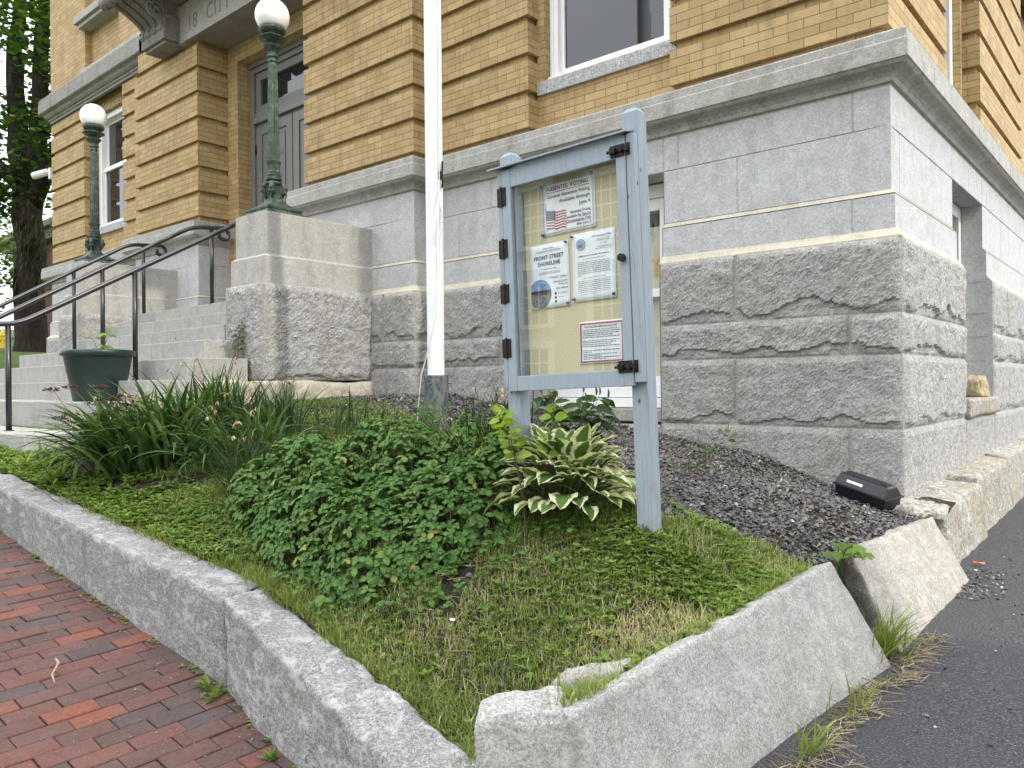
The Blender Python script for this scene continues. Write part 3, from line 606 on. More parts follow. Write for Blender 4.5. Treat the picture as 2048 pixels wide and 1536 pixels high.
g = MB(); g.box((-.25, 1.9, 1.46), (-.245, 2.97, 3.1)); g.build('pane', 'glass', f)

# ---- door
dy = .426
d = MB(); d.cbox((-8.345, dy, 2.5), (-8.25, dy + .15, 6.0)); d.cbox((-6.51, dy, 2.5), (-6.415, dy + .15, 6.0)); d.cbox((-8.25, dy + .002, 5.86), (-6.51, dy + .15, 6.0)); d.cbox((-8.25, dy - .02, 5.155), (-6.51, dy + .16, 5.235)); d.cbox((-8.25, dy + .012, 5.236), (-6.51, dy + .15, 5.31))
d.cbox((-8.24, dy + .03, 5.311), (-8.13, dy + .12, 5.855)); d.cbox((-6.63, dy + .03, 5.311), (-6.52, dy + .12, 5.855)); d.cbox((-8.13, dy + .031, 5.311), (-6.63, dy + .12, 5.40)); d.cbox((-8.13, dy + .031, 5.75), (-6.63, dy + .12, 5.855)); d.cbox((-8.36, dy - .035, 5.93), (-6.40, dy, 6.0))
dr = d.build('door', 'doorgrey', hall)
g = MB(); g.box((-8.14, dy + .07, 5.39), (-6.62, dy + .078, 5.76)); g.build('transom_light', 'glass', dr)
def leafdoor(x0, x1):
    l = MB(); w = x1 - x0; l.box((x0, dy + .05, 2.52), (x1, dy + .09, 5.15))
    st = .13
    for p, q in (((x0, dy + .03, 2.52), (x0 + st, dy + .05, 5.15)), ((x1 - st, dy + .03, 2.52), (x1, dy + .05, 5.15)), ((x0 + st, dy + .031, 5.0), (x1 - st, dy + .05, 5.15)), ((x0 + st, dy + .031, 2.52), (x1 - st, dy + .05, 2.8)), ((x0 + st, dy + .031, 3.5), (x1 - st, dy + .05, 3.66))): l.cbox(p, q, .004)
    for za, zb in ((2.86, 3.44), (3.72, 4.94)):
        l.cbox((x0 + st + .05, dy + .036, za), (x1 - st - .05, dy + .052, zb), .012)
        if zb > 4:
            for q in (4.05, 4.35, 4.65): l.cbox((x0 + st + .1, dy + .028, q), (x1 - st - .1, dy + .04, q + .03), .006)
    return l
L1 = leafdoor(-8.245, -7.39).build('door_leaf', 'doorgrey', dr); L2 = leafdoor(-7.37, -6.515).build('door_leaf', 'doorgrey', dr)
for z in (4.75, 3.9, 3.0): hg = MB(); hg.box((-8.255, dy + .012, z), (-8.235, dy + .032, z + .13)); hg.build('hinge', 'hardware', L1)
st = MB(); st.box((-7.60, dy + .024, 3.66), (-7.52, dy + .029, 3.77)); st.build('yellow_sticker', 'yellow', L1)
for hx, ld_ in ((-7.46, L1), (-7.30, L2)): hd = MB(); hd.tube([(hx, dy + .03, 3.58), (hx, dy - .04, 3.58), (hx, dy - .05, 3.5), (hx, dy - .04, 3.38), (hx, dy + .03, 3.38)], .014); hd.build('handle', 'blackmetal', ld_)

# ---- lintel, lettering, balcony and console brackets
lt = MB(); lt.cbox((-9.0, -.275, 6.245), (-5.9, .235, 6.76), .004); lt.build('lintel', 'lintel', hall)
sf = MB(); sf.box((-8.9, -.270, 6.241), (-6.0, .236, 6.2445)); sf.build('soffit', 'soffit', hall)
M['carve'] = simple('carved_shadow', (.19, .185, .17), .9, var=.15)
for wd_, x_ in (('18', -8.72), ('CITY', -8.22), ('HALL', -7.36)): textmesh(wd_, .30, 'carve', 'carved_lettering', hall, (x_, -.2765, 6.345), (R(90), 0, 0), extrude=.001, sx=.92)
bk = MB(); bk.box((-9.62, -1.0, 6.79), (-5.2, -.181, 6.98)); bk.build('balcony_slab', 'soffit', hall)
def console(x0, x1):
    k = MB(); xb = x0
    k.cbox((x0 + .0, -.50, 6.262), (x1, -.18, 6.60), .012); k.cbox((x0 + .04, -.46, 6.22), (x1 - .04, -.20, 6.262), .008)
    # S profile in the y,z plane, extruded in ribs
    N = 26; prof = []
    for i in range(N + 1):
        t = i / N; z = 6.44 + .36 * t ** 1.25; y = -.50 - .50 * (t ** 1.9) + .07 * math.sin(t * math.pi) ; prof.append((y, z))
    ribs = 7; w = (x1 - x0 - .06) / ribs
    for r_ in range(ribs):
        a = x0 + .03 + r_ * w; big = .022 if r_ in (0, 2, 4, 6) else .0; b = a + w - .006
        vs = []; fs = []
        for (y, z) in prof: vs += [(a, y - big, z - big * .5), ((a + b) / 2, y - big - .012, z - big * .5 - .01), (b, y - big, z - big * .5), (a, -.25, z + .03), (b, -.25, z + .03)]
        for i in range(N):
            o = i * 5; p = o + 5
            fs += [(o, o + 1, p + 1, p), (o + 1, o + 2, p + 2, p + 1), (o + 2, o + 4, p + 4, p + 2), (o + 3, o, p, p + 3)]
        k.add(vs, fs, r=.5)
    for yy, zz, rad in ((-1.0, 6.73, .085), (-.47, 6.43, .06)):
        for r_ in range(ribs):
            a = x0 + .02 + r_ * (x1 - x0 - .04) / ribs; q = rad * (1 if r_ % 2 == 0 else .86); n = 14
            vs = [(a + dx, yy + q * math.cos(6.283 * i / n), zz + q * math.sin(6.283 * i / n)) for dx in (0, (x1 - x0 - .04) / ribs) for i in range(n)]
            k.add(vs, [(i, (i + 1) % n, n + (i + 1) % n, n + i) for i in range(n)] + [tuple(range(n)), tuple(range(2 * n - 1, n - 1, -1))], r=.5)
    ob = k.build('console_bracket', 'bracketstone', hall)
    s = MB(); pts = []
    for i in range(46):
        t = i / 45; a = t * 4.6 * math.pi + 2.2; q = .135 * (1 - t * .86); pts.append((x1 + .001, -.60 + q * math.cos(a), 6.60 + q * math.sin(a)))
    s.tube(pts, .013, 5)
    s.tube([(x1 + .001, y - .005, z + .015) for y, z in prof], .014, 5)
    for i in range(22):
        q = RND.random(); s.tube([(x1 + .002, -.5 + .1 * q - .06 * RND.random(), 6.42 + .14 * RND.random()), (x1 + .012, -.47 - .09 * RND.random(), 6.47 + .1 * RND.random())], .013, 5)
    s.build('scroll_carving', 'bracketstone', ob); return ob
console(-9.60, -8.93); console(-5.85, -5.18)
# belt course on the left wing, sill band and upper sill
bp = [(-.2, 6.90), (.14, 6.88), (.155, 6.86), (.155, 6.79), (.165, 6.78), (.165, 6.62), (.15, 6.605), (.12, 6.595), (.10, 6.58), (.085, 6.55), (.06, 6.525), (.035, 6.515), (.035, 6.49), (.012, 6.475), (.012, 6.44), (-.04, 6.44)]
bc = MB(); sweep(bc, [(-14.43, 5), (-14.43, 0), (-10.42, 0)], bp); bc.build('belt_course', 'belt', hall); bc = MB(); sweep(bc, [(-4.4, 0), (0, 0), (0, 9)], bp); bc.build('belt_course', 'belt', hall)
us = MB(); us.cbox((-13.0, -.02, 6.9), (-10.48, .3, 7.05), .006); us.build('sill_band', 'lintel', hall)
us = MB(); us.cbox((-12.95, -.15, 7.78), (-10.6, .2, 7.90), .008); us.cbox((-12.9, -.10, 7.71), (-10.6, .2, 7.78), .01); us.build('window_sill', 'cornice', hall)

# ------------------------------------------------------------------ entrance stairs
stairs = thing('entrance_stairs', (-7.3, -2.2, 1.0), 'granite entrance stairs with a square pedestal at each side', 'stairs')
SO = stairs.location
SY = [(-.89, 2.51), (-1.22, 2.328), (-1.55, 2.15), (-1.87, 1.985), (-2.18, 1.805), (-2.53, 1.612), (-2.95, 1.435), (-3.43, 1.205)]
ends = [(-9.2, -5.55), (-9.2, -5.55), (-9.2, -5.56), (-10.2, -5.34), (-11.2, -5.06), (-11.5, -5.04), (-11.8, -4.97), (-12.0, -5.04)]
backs = [1.0, -.7, -1.0, -1.35, -1.6, -1.9, -2.3, -2.7]
for (y, z), (a, b), bk_ in zip(SY, ends, backs):
    m = MB(); cuts = [a] + sorted(a + (b - a) * q for q in ([.33 + .2 * RND.random(), .7 + .1 * RND.random()])) + [b]
    for p, q in zip(cuts[:-1], cuts[1:]):
        if p == cuts[0] or True: m.cbox((p + .002, y, z - .24 if z > 1.3 else z - .5), (q - .002, bk_, z - .001 * RND.random()), .008)
    m.build('step', 'step', stairs, org=SO)
def pedestal(x0, x1, name='pedestal'):
    yf, yb = -1.463, -.20
    up = MB(); up.cbox((x0, yf, 2.765), (x1, yb, 3.175), .007)
    o = up.build(name, 'ped', stairs, org=SO)
    lo = MB(); vs = []
    for (e, z) in ((.0, 2.775), (.032, 2.752), (.036, 2.52), (.036, 2.50)): vs += [(x0 - e, yf - e, z), (x1 + e, yf - e, z), (x1 + e, yb, z), (x0 - e, yb, z)]
    fs = []
    for i in range(3):
        for k in range(4): a = i * 4 + k; b = i * 4 + (k + 1) % 4; fs.append((a, b, b + 4, a + 4))
    lo.add(vs, fs, r=.5); lo.build('ledge_course', 'ped', o, org=None)
    for v in lo.v: pass
    return o
def shift(o):
    me = o.data
    for v in me.vertices: v.co -= SO
for x0, x1 in ((-5.487, -4.962), (-9.703, -9.188)):
    o = pedestal(x0, x1)
    for c in o.children: shift(c)
    r = MB(); F1 = Face((x0 - .02, -1.463 - .02), (1, 0), (0, -1)); F2 = Face((x1 + .02, -1.463 - .02), (0, 1), (1, 0)); F3 = Face((x0 - .02, -.2), (0, -1), (-1, 0))
    w = x1 - x0 + .04
    rockface(r, F1, 0, w, 1.60, 2.50, [], base=.05, amp=.05, e0='out', e1='out', res=.014, seed=71 + x0, ledge=.05, margin=.05, mj=.03)
    rockface(r, F2, 0, 1.28, 1.60, 2.50, [], base=.05, amp=.055, e0='out', e1='j', res=.014, seed=83 + x0, ledge=.10, margin=.05, mj=.03)
    rockface(r, F3, 0, 1.28, 1.60, 2.50, [], base=.05, amp=.03, e0='j', e1='out', res=.04, seed=93 + x0, ledge=.05, margin=.05, mj=.03)
    r.box((x0 - .06, -1.52, 2.495), (x1 + .06, -.2, 2.502), r=.5)
    q = r.build('rock_faced_block', 'rock', o, org=None); shift(q)
    fd = MB(); boxstone(fd, (x0 - .1, -1.56, 1.22), (x1 + .13, -.2, 1.59), res=.03, amp=.03, rnd=.1, seed=2.2 + x0); q = fd.build('rendered_footing', 'render', o, smooth=True); shift(q)
fd = MB(); boxstone(fd, (-5.35, -2.1, 1.2), (-5.0, -1.5, 1.60), res=.03, amp=.03, seed=4.); q = fd.build('rendered_footing', 'render', stairs, smooth=True); shift(q)

# ------------------------------------------------------------------ lamp posts
def make_lamp(loc, label):
    t = thing('lamp_post', loc, label, 'lamp post', 'bronze globe lamp posts on the stair pedestals')
    b = MB()
    def sq(prof):
        vs = []; fs = []
        for e, z in prof: vs += [(-e, -e, z), (e, -e, z), (e, e, z), (-e, e, z)]
        for i in range(len(prof) - 1):
            for k in range(4): a = i * 4 + k; c = i * 4 + (k + 1) % 4; fs.append((a, c, c + 4, a + 4))
        b.add(vs, fs, r=.5)
    sq([(.196, 0), (.200, .008), (.200, .024), (.192, .036), (.182, .042), (.182, .048), (.190, .055), (.191, .068), (.172, .082), (.136, .10), (.10, .124), (.072, .152), (.052, .19), (.045, .22), (.045, .32), (.0, .321)])
    base = b.build('base', 'bronze', t)
    d = MB()
    for i in range(4):
        a = math.pi / 4 + i * math.pi / 2; c, s = math.cos(a), math.sin(a)
        path = [(.062 * c, .062 * s, .18), (.084 * c, .084 * s, .225), (.098 * c, .098 * s, .275), (.090 * c, .090 * s, .325), (.06 * c, .06 * s, .345)]
        d.tube(path, [.012, .02, .027, .024, .012], 8)
        for k in range(9):
            q = RND.random() * 6.28; rr = .013 + .008 * RND.random()
            px, pz = .092 + .02 * math.cos(q), .27 + .04 * math.sin(q); px2, py2 = px * c - .02 * s * math.sin(k), px * s + .02 * c * math.sin(k)
            d.lathe([(0.002, pz - rr), (rr * .8, pz - rr * .5), (rr, pz), (rr * .8, pz + rr * .5), (.002, pz + rr)], 7, (px2, py2))
    d.build('acanthus_scroll', 'bronze', base, smooth=True)
    c = MB()
    c.lathe([(.04, .30), (.058, .315), (.072, .332), (.06, .35), (.045, .36), (.074, .366), (.076, .382), (.064, .392), (.066, .404), (.070, .414), (.062, .424)], 28)
    c.lathe([(.062, .424), (.065, .44), (.058, .46), (.058, .51), (.070, .545), (.060, .552)], 36, flute=.09)
    c.lathe([(.052, .548), (.055, .60), (.054, .85), (.050, 1.15), (.045, 1.42), (.041, 1.50)], 32, flute=.10)
    c.lathe([(.041, 1.50), (.048, 1.51), (.048, 1.522), (.039, 1.532), (.039, 1.545), (.056, 1.555), (.058, 1.567), (.042, 1.58), (.044, 1.60)], 28)
    c.build('column', 'bronze', t)
    k = MB(); k.lathe([(.044, 1.595), (.055, 1.612), (.086, 1.640), (.094, 1.656), (.086, 1.664), (.058, 1.668), (.072, 1.69), (.118, 1.722), (.134, 1.734), (.128, 1.741), (.078, 1.746), (.088, 1.77), (.118, 1.79), (.130, 1.81), (.129, 1.826), (.118, 1.832), (.112, 1.834)], 40, flute=.03)
    k.build('collar', 'bronze', t)
    g = MB(); n = 28; rad = .162; zc = 1.955; prof = []
    for i in range(n + 1):
        a = -math.pi / 2 + math.pi * i / n; z = zc + rad * 1.02 * math.sin(a)
        if z < 1.826: continue
        prof.append((max(.001, rad * math.cos(a)), z))
    g.lathe(prof, 40); g.build('globe', 'opal', t, smooth=True)
    return t
lamp = make_lamp((-5.225, -1.205, 3.175), 'green bronze globe lamp nearest the notice board, on the pedestal right of the steps')
l2 = copy_tree(lamp); l2.location = (-9.445, -1.205, 3.175); l2['label'] = 'green bronze globe lamp on the pedestal left of the steps, behind the planter'

# ------------------------------------------------------------------ handrails
def rail(X, pts, posts, label, curl_at):
    t = thing('handrail', (X, posts[0][0], posts[0][1]), label, 'handrail', 'black pipe handrails on the stairs'); o = Vector(t.location)
    r = MB(); P = [(X, y, z) for y, z in pts]
    Q = [P[0]]
    for i in range(1, len(P) - 1):
        a, b, c = Vector(P[i - 1]), Vector(P[i]), Vector(P[i + 1]); e1 = min(.12, (a - b).length * .4); e2 = min(.12, (c - b).length * .4)
        s0 = b + (a - b).normalized() * e1; s1 = b + (c - b).normalized() * e2
        for k in range(6): u = k / 5; Q.append(tuple((s0 * (1 - u) + b * u) * (1 - u) + (b * (1 - u) + s1 * u) * u))
    Q.append(P[-1]); cy, cz_ = curl_at
    for k in range(1, 15): a = math.pi / 2 - k * .36; q = .075 * (1 - k * .025); Q.append((X, cy + q * math.cos(a), cz_ + q * math.sin(a)))
    r.tube([Vector(p) - o for p in Q], .024, 10, r=.5); r.build('rail', 'blackmetal', t, smooth=True)
    for y, zb, zt in posts:
        p = MB(); p.tube([Vector((X, y, zb)) - o, Vector((X, y, zt)) - o], .023, 10, r=.5); p.lathe([(.024, zb - o.z), (.038, zb - o.z + .001), (.038, zb - o.z + .006), (.024, zb - o.z + .008)], 12, (0, y - o.y)); p.build('post', 'blackmetal', t, smooth=True)
    return t
rail(-5.9, [(-3.75, 2.07), (-3.20, 2.085), (-1.05, 3.31), (-.62, 3.34)], [(-3.273, 1.205, 2.07), (-2.245, 1.612, 2.62)], 'nearest black pipe handrail, running up behind the right pedestal', (-.62, 3.265))
rail(-7.05, [(-3.75, 1.80), (-3.3, 2.05), (-1.10, 3.36), (-.72, 3.40)], [(-2.07, 1.805, 2.78), (-.865, 2.51, 3.39)], 'middle black pipe handrail with a curled upper end', (-.72, 3.325))
rail(-9.0, [(-3.75, 1.72), (-3.3, 1.98), (-.96, 3.42), (-.54, 3.46)], [(-1.63, 1.985, 2.99), (-.77, 2.51, 3.45)], 'farthest black pipe handrail, close beside the left pedestal', (-.54, 3.385))

# ------------------------------------------------------------------ ground
CP = [(.12, -.15, .77), (-.23, -.12, .81), (-.92, -.12, 1.04), (-1.5, -.12, 1.11), (-2.3, -.05, 1.25), (-3.35, -.12, 1.37), (-3.94, -.12, 1.44), (-4.9, -.3, 1.45), (-4.9, -1.4, 1.42),
      (-.1, -2.9, .99), (.30, -2.3, .80), (.30, -3.2, .78), (.25, -3.9, .74), (.30, -1.5, .79), (.28, -.5, .72), (-4.7, -3.6, 1.03), (-1.4, -3.6, .73), (-.8, -3.65, .63), (0.0, -3.85, .53), (-3, -3.6, .90),
      (-2.9, -1.3, 1.22), (-1, -1.5, 1.05), (-.76, -2.9, 1.02), (-2, -2.9, 1.0), (-3.5, -2.7, 1.13), (-5.0, -3.0, 1.12), (-5, -2, 1.32), (-6.5, -3.55, 1.17), (.0, -1.2, .88)]
CPa = np.array(CP); _ph = lambda r: np.sqrt(r * r + .35 ** 2)
_W = np.linalg.solve(_ph(np.linalg.norm(CPa[:, None, :2] - CPa[None, :, :2], axis=2)) - np.eye(len(CP)) * 1e-3, CPa[:, 2])
def gh(x, y): return float(_ph(np.hypot(CPa[:, 0] - x, CPa[:, 1] - y)) @ _W)
def kin(x):   # inner kerb line
    pts = [(-7.5, -3.72), (-4.7, -3.70), (-3, -3.68), (-1.5, -3.66), (-1.17, -3.70), (-.22, -3.83), (.12, -3.95)]
    for (a, b), (c, d) in zip(pts[:-1], pts[1:]):
        if a <= x <= c: return b + (d - b) * (x - a) / (c - a)
    return -3.95
def ktop(x):   # height of the kerb tops
    return .715 + (-1.455 - x) * .0855 if x < -1.455 else .715 + (x + 1.455) * (-.265 / 1.55)
def gz(x, y):
    z = gh(x, y) + .02 * noise.noise(Vector((x * 2.2, y * 2.2, 0))) + .012 * noise.noise(Vector((x * 7, y * 7, 4)))
    if x < .12:
        t = min(1, max(0, (y - kin(x)) / .30)); t = t * t * (3 - 2 * t); z = z * t + min(z, ktop(x) - .012) * (1 - t)
    if x > .05 and y < -.45:
        lim = .79 + .02 * (y + 4) / 2 - .025 if y < -2.1 else .80 - .045 * (y + 2) / 1.5 - .03
        t = min(1, (x - .05) / .2); z = z * (1 - t) + min(z, lim) * t
    return z
def in_bed(x, y):
    if y < kin(x) + .01: return False
    if x > .295: return False
    if x > -4.3 and y > -.06: return False
    if x <= -4.3 and x > -4.92 and y > -.28: return False
    if x <= -4.92 and x > -5.04: return y < -1.5
    if x <= -5.04: return y < -3.45 and x > -7
    return True
def gravel_line(x):  # gravel lies behind this y
    pts = [(-5, -.75), (-4.2, -.85), (-3.3, -1.15), (-2, -1.55), (-1, -2.1), (-.1, -2.72), (.05, -2.4), (.22, -2.05), (.4, -1.9)]
    for (a, b), (c, d) in zip(pts[:-1], pts[1:]):
        if a <= x <= c: return b + (d - b) * (x - a) / (c - a)
    return -1.9
g = MB(); nx, ny = 210, 130; X0, X1, Y0, Y1 = -7.3, .40, -4.05, .0; ix = {}
def gv(i, j):
    if (i, j) not in ix:
        x = X0 + (X1 - X0) * i / nx; y = Y0 + (Y1 - Y0) * j / ny
        ix[(i, j)] = len(g.v); g.v.append((x, y, gz(x, y)))
    return ix[(i, j)]
for i in range(nx):
    for j in range(ny):
        x = X0 + (X1 - X0) * (i + .5) / nx; y = Y0 + (Y1 - Y0) * (j + .5) / ny
        if not (x > .07 and y < -3.84) and y > kin(x) - .06 and x < .31 + (.06 if y > -.5 else 0) and not (x < -5.2 and y > -3.35):
            g.f.append((gv(i, j), gv(i + 1, j), gv(i + 1, j + 1), gv(i, j + 1))); g.uv.append(None); g.r.append(.5); g.mi.append(0)
kind(g.build('planting_bed', 'soil', smooth=True), 'structure')

# gravel stones
gr = MB()
def pebble(mb, x, y, z, s, r):
    th = RND.random() * 6.28; fl = .32 + .4 * RND.random(); ca, sa = math.cos(th), math.sin(th); tx, ty = RND.uniform(-.6, .6), RND.uniform(-.6, .6)
    pts = []
    for (a, b, c) in ((1, .2, -.2), (.25, .95, -.1), (-.9, .5, .1), (-.7, -.75, -.1), (.5, -.9, .1), (.55, .1, .9), (-.35, -.2, .95), (0, 0, -.8)):
        a = (a + RND.uniform(-.3, .3)) * s; b = (b + RND.uniform(-.3, .3)) * s * .72; c = (c + RND.uniform(-.2, .2)) * s * fl
        pts.append((x + a * ca - b * sa, y + a * sa + b * ca, z + c + tx * a + ty * b))
    mb.add(pts, [(0, 1, 5), (1, 2, 6, 5), (2, 3, 6), (3, 4, 6), (4, 0, 5), (4, 5, 6), (1, 0, 7), (2, 1, 7), (3, 2, 7), (4, 3, 7), (0, 4, 7)], r=r)
n = 0
while n < 20000:
    x = RND.uniform(-5.0, .36); y = RND.uniform(-3.0, -.05)
    near = (x > -1.2 or y < -1.2)
    if x < -2.5 and RND.random() < .45: continue
    gl = gravel_line(x) + .22 * noise.noise(Vector((x * 3, y * 3, 9))) + (RND.random() ** 6) * -.5
    if y < gl or not in_bed(x, y): continue
    pebble(gr, x, y, gz(x, y) + .004 + .010 * RND.random(), (.0075 + .0095 * RND.random() ** 1.6) * (1.2 if x < -1.5 else 1), RND.random()); n += 1
for _ in range(900):   # strays in the soil near the kerb and grass
    x = RND.uniform(-3.2, .2); y = RND.uniform(-3.7, -2.3)
    if in_bed(x, y): pebble(gr, x, y, gz(x, y) + .004, .006 + .012 * RND.random(), RND.random() * .9)
kind(gr.build('gravel', 'gravel'), 'stuff')

# sidewalk of brick pavers on a sloping plane
def sz(x, y): return .36 - .118 * (x + 1.45) + .02 * (y + 3.85) + (.006 * noise.noise(Vector((x * 1.3, y * 1.3, 0))))
sb = MB(); nn = 60
for i in range(nn):
    for j in range(20):
        xa, xb = -14 + 17.0 * i / nn, -14 + 17.0 * (i + 1) / nn; ya, yb = -9 + 5.35 * j / 20, -9 + 5.35 * (j + 1) / 20
        sb.add([(xa, ya, sz(xa, ya) - .012), (xb, ya, sz(xb, ya) - .012), (xb, yb, sz(xb, yb) - .012), (xa, yb, sz(xa, yb) - .012)], [(0, 1, 2, 3)], r=.5)
sw = sb.build('sidewalk', 'sandjoint', smooth=True); kind(sw, 'structure')
pv = MB(); bl_, bwid = .182, .0885; x = -10.2; c = 0
while x < .55:
    y = -3.70 - (c % 2) * bl_ * .5 - RND.uniform(0, .04)
    while y > -6.4:
        y2 = y - bl_ + .0025; xa, xb = x + .0015 + RND.uniform(-.001, .001), x + bwid - .0015
        if x > -.1: pass
        dz = RND.uniform(-.003, .004); tl = RND.uniform(-.012, .012)
        vs = []
        for e, dep in ((0, -.02), (0, -.003), (.004, 0)):
            for px_, py_ in ((xa + e, y2 + e), (xb - e, y2 + e), (xb - e, y - e), (xa + e, y - e)): vs.append((px_ + RND.uniform(-.001, .001), py_ + RND.uniform(-.001, .001), sz(px_, py_) + dz + dep + tl * (px_ - xa)))
        pv.add(vs, [(0, 1, 5, 4), (1, 2, 6, 5), (2, 3, 7, 6), (3, 0, 4, 7), (4, 5, 9, 8), (5, 6, 10, 9), (6, 7, 11, 10), (7, 4, 8, 11), (8, 9, 10, 11)], r=RND.random() * .96 if RND.random() < .94 else 1.)
        y -= bl_ + RND.uniform(.0, .004)
    x += bwid; c += 1
ob = pv.build('paving_bricks', 'paver'); ob.parent = sw
# driveway
dv = MB()
def az(x, y):
    z = .43 + .01 * noise.noise(Vector((x, y, 0))) + max(0, y - 5) * .03
    t = min(1, max(0, (-3.3 - y) / 1.5)); return z * (1 - t) + (sz(max(x, 0), y) - .02) * t
XS = [.02 + .25 * i for i in range(40)] + [10, 14]; YS = [-9 + .3 * i for i in range(70)] + [12.5, 14, 16, 20, 30]
for i in range(len(XS) - 1):
    for j in range(len(YS) - 1):
        q = [(XS[i], YS[j]), (XS[i + 1], YS[j]), (XS[i + 1], YS[j + 1]), (XS[i], YS[j + 1])]
        dv.add([(a, b, az(a, b)) for a, b in q], [(0, 1, 2, 3)], r=.5)
kind(dv.build('driveway', 'asphalt', smooth=True), 'structure')
# far ground and lawn to the left of the stairs
ld = MB()
def lz(x, y): return 1.72 + .07 * (-10.0 - x) + .01 * y
for i in range(40):
    for j in range(30):
        xa, xb = -10.0 - 2.5 * i, -12.5 - 2.5 * i; ya, yb = -3.2 + 2.5 * j, -.7 + 2.5 * j
        if i == 0: xa = -9.9
        ld.add([(a, b, lz(a, b) - (.25 if b < -1.8 and a > -12 else 0)) for a, b in ((xa, ya), (xa, yb), (xb, yb), (xb, ya))], [(0, 1, 2, 3)], r=.5)
kind(ld.build('lawn', 'lawn', smooth=True), 'structure')
fg = MB(); fg.add([(-600, -600, -1.5), (600, -600, -1.5), (600, 600, -1.5), (-600, 600, -1.5)], [(0, 1, 2, 3)], r=.5); kind(fg.build('far_ground', 'lawn'), 'structure')

# ------------------------------------------------------------------ granite kerbs and slabs
def solid(name, mat, c8, label, cat, group=None, **kw):
    m = MB(); stone(m, c8, **kw); c = Vector((0, 0, 0))
    for p in c8[:4]: c += Vector(p) / 4
    o = m.build(name, mat, org=tuple(c), smooth=True); return tag(o, label, cat, group)
solid('granite_kerb', 'kerb', [(-7.2, -3.87, .85), (-1.455, -3.85, .10), (-1.50, -3.64, .10), (-7.2, -3.66, .85), (-7.2, -3.87, 1.20), (-1.455, -3.855, .715), (-1.52, -3.655, .72), (-7.2, -3.69, 1.21)],
      'long rough granite kerb stone holding the bed above the brick sidewalk', 'kerb', 'granite kerb stones', res=.020, amp=.016, rnd=.10, seed=1.3, freq=6)
solid('granite_kerb', 'kerb', [(-1.447, -3.865, .05), (.06, -4.13, -.05), (.14, -3.84, -.05), (-1.5, -3.65, .05), (-1.447, -3.86, .71), (.05, -4.07, .435), (.12, -3.885, .47), (-1.50, -3.665, .715)],
      'shorter granite kerb stone dropping down to the corner block', 'kerb', 'granite kerb stones', res=.018, amp=.018, rnd=.13, seed=6.6, freq=6)
solid('corner_block', 'slab', [(.251, -4.204, -.05), (.43, -4.08, -.05), (.26, -3.78, -.05), (.06, -4.0, -.05), (.12, -4.09, .745), (.318, -3.94, .760), (.214, -3.85, .785), (.083, -4.025, .772)],
      'upright pale granite block at the corner of the grass bed', 'stone block', res=.010, amp=.010, rnd=.16, seed=2.9, freq=9)
solid('granite_slab', 'slab', [(.52, -4.0, .1), (.60, -2.12, .32), (.42, -2.2, .35), (.30, -3.95, .1), (.325, -3.96, .775), (.345, -2.24, .825), (.275, -2.28, .80), (.265, -3.95, .76)],
      'large grey leaning granite slab edging the grass beside the driveway', 'stone slab', 'leaning granite slabs', res=.018, amp=.007, rnd=.06, seed=4.4, freq=10)
solid('granite_slab', 'slab_warm', [(.60, -1.98, .30), (.60, -.52, .30), (.40, -.45, .3), (.40, -1.9, .3), (.335, -1.99, .82), (.335, -.46, .755), (.26, -.50, .735), (.26, -1.95, .79)],
      'tan leaning granite slab between the gravel and the driveway', 'stone slab', 'leaning granite slabs', res=.018, amp=.012, rnd=.08, seed=8.8, freq=8)
solid('loose_stone', 'slab_warm', [(-.03, -3.60, .60), (.20, -3.56, .64), (.18, -3.44, .64), (-.05, -3.49, .60), (-.02, -3.60, .655), (.20, -3.55, .725), (.18, -3.47, .735), (-.04, -3.51, .67)],
      'small pale stone bar lying in the grass behind the corner block', 'stone', res=.012, amp=.008, rnd=.2, seed=3.1, freq=14)
solid('sill_rock', 'fieldstone', [(-.10, 2.62, 1.38), (.08, 2.60, 1.38), (.09, 2.98, 1.38), (-.10, 2.95, 1.38), (-.08, 2.60, 1.56), (.05, 2.62, 1.555), (.06, 2.95, 1.60), (-.08, 2.93, 1.58)],
      'tan chunk of rock standing on the sill of the basement side window', 'rock', res=.012, amp=.02, rnd=.28, seed=5.5, freq=9)

# ------------------------------------------------------------------ notice board
NBO = Vector((-.43, -2.93, .95))
nb = thing('notice_board', NBO, 'blue grey wooden notice board with a hinged glass door on two posts', 'notice board', rot=(0, R(-1.9), 0))
def nbb(name, mat, parent=None, boxes=(), c=.004, smooth=False):
    m = MB()
    for a, b in boxes: m.cbox(a, b, c)
    return m.build(name, mat, parent or nb, smooth=smooth)
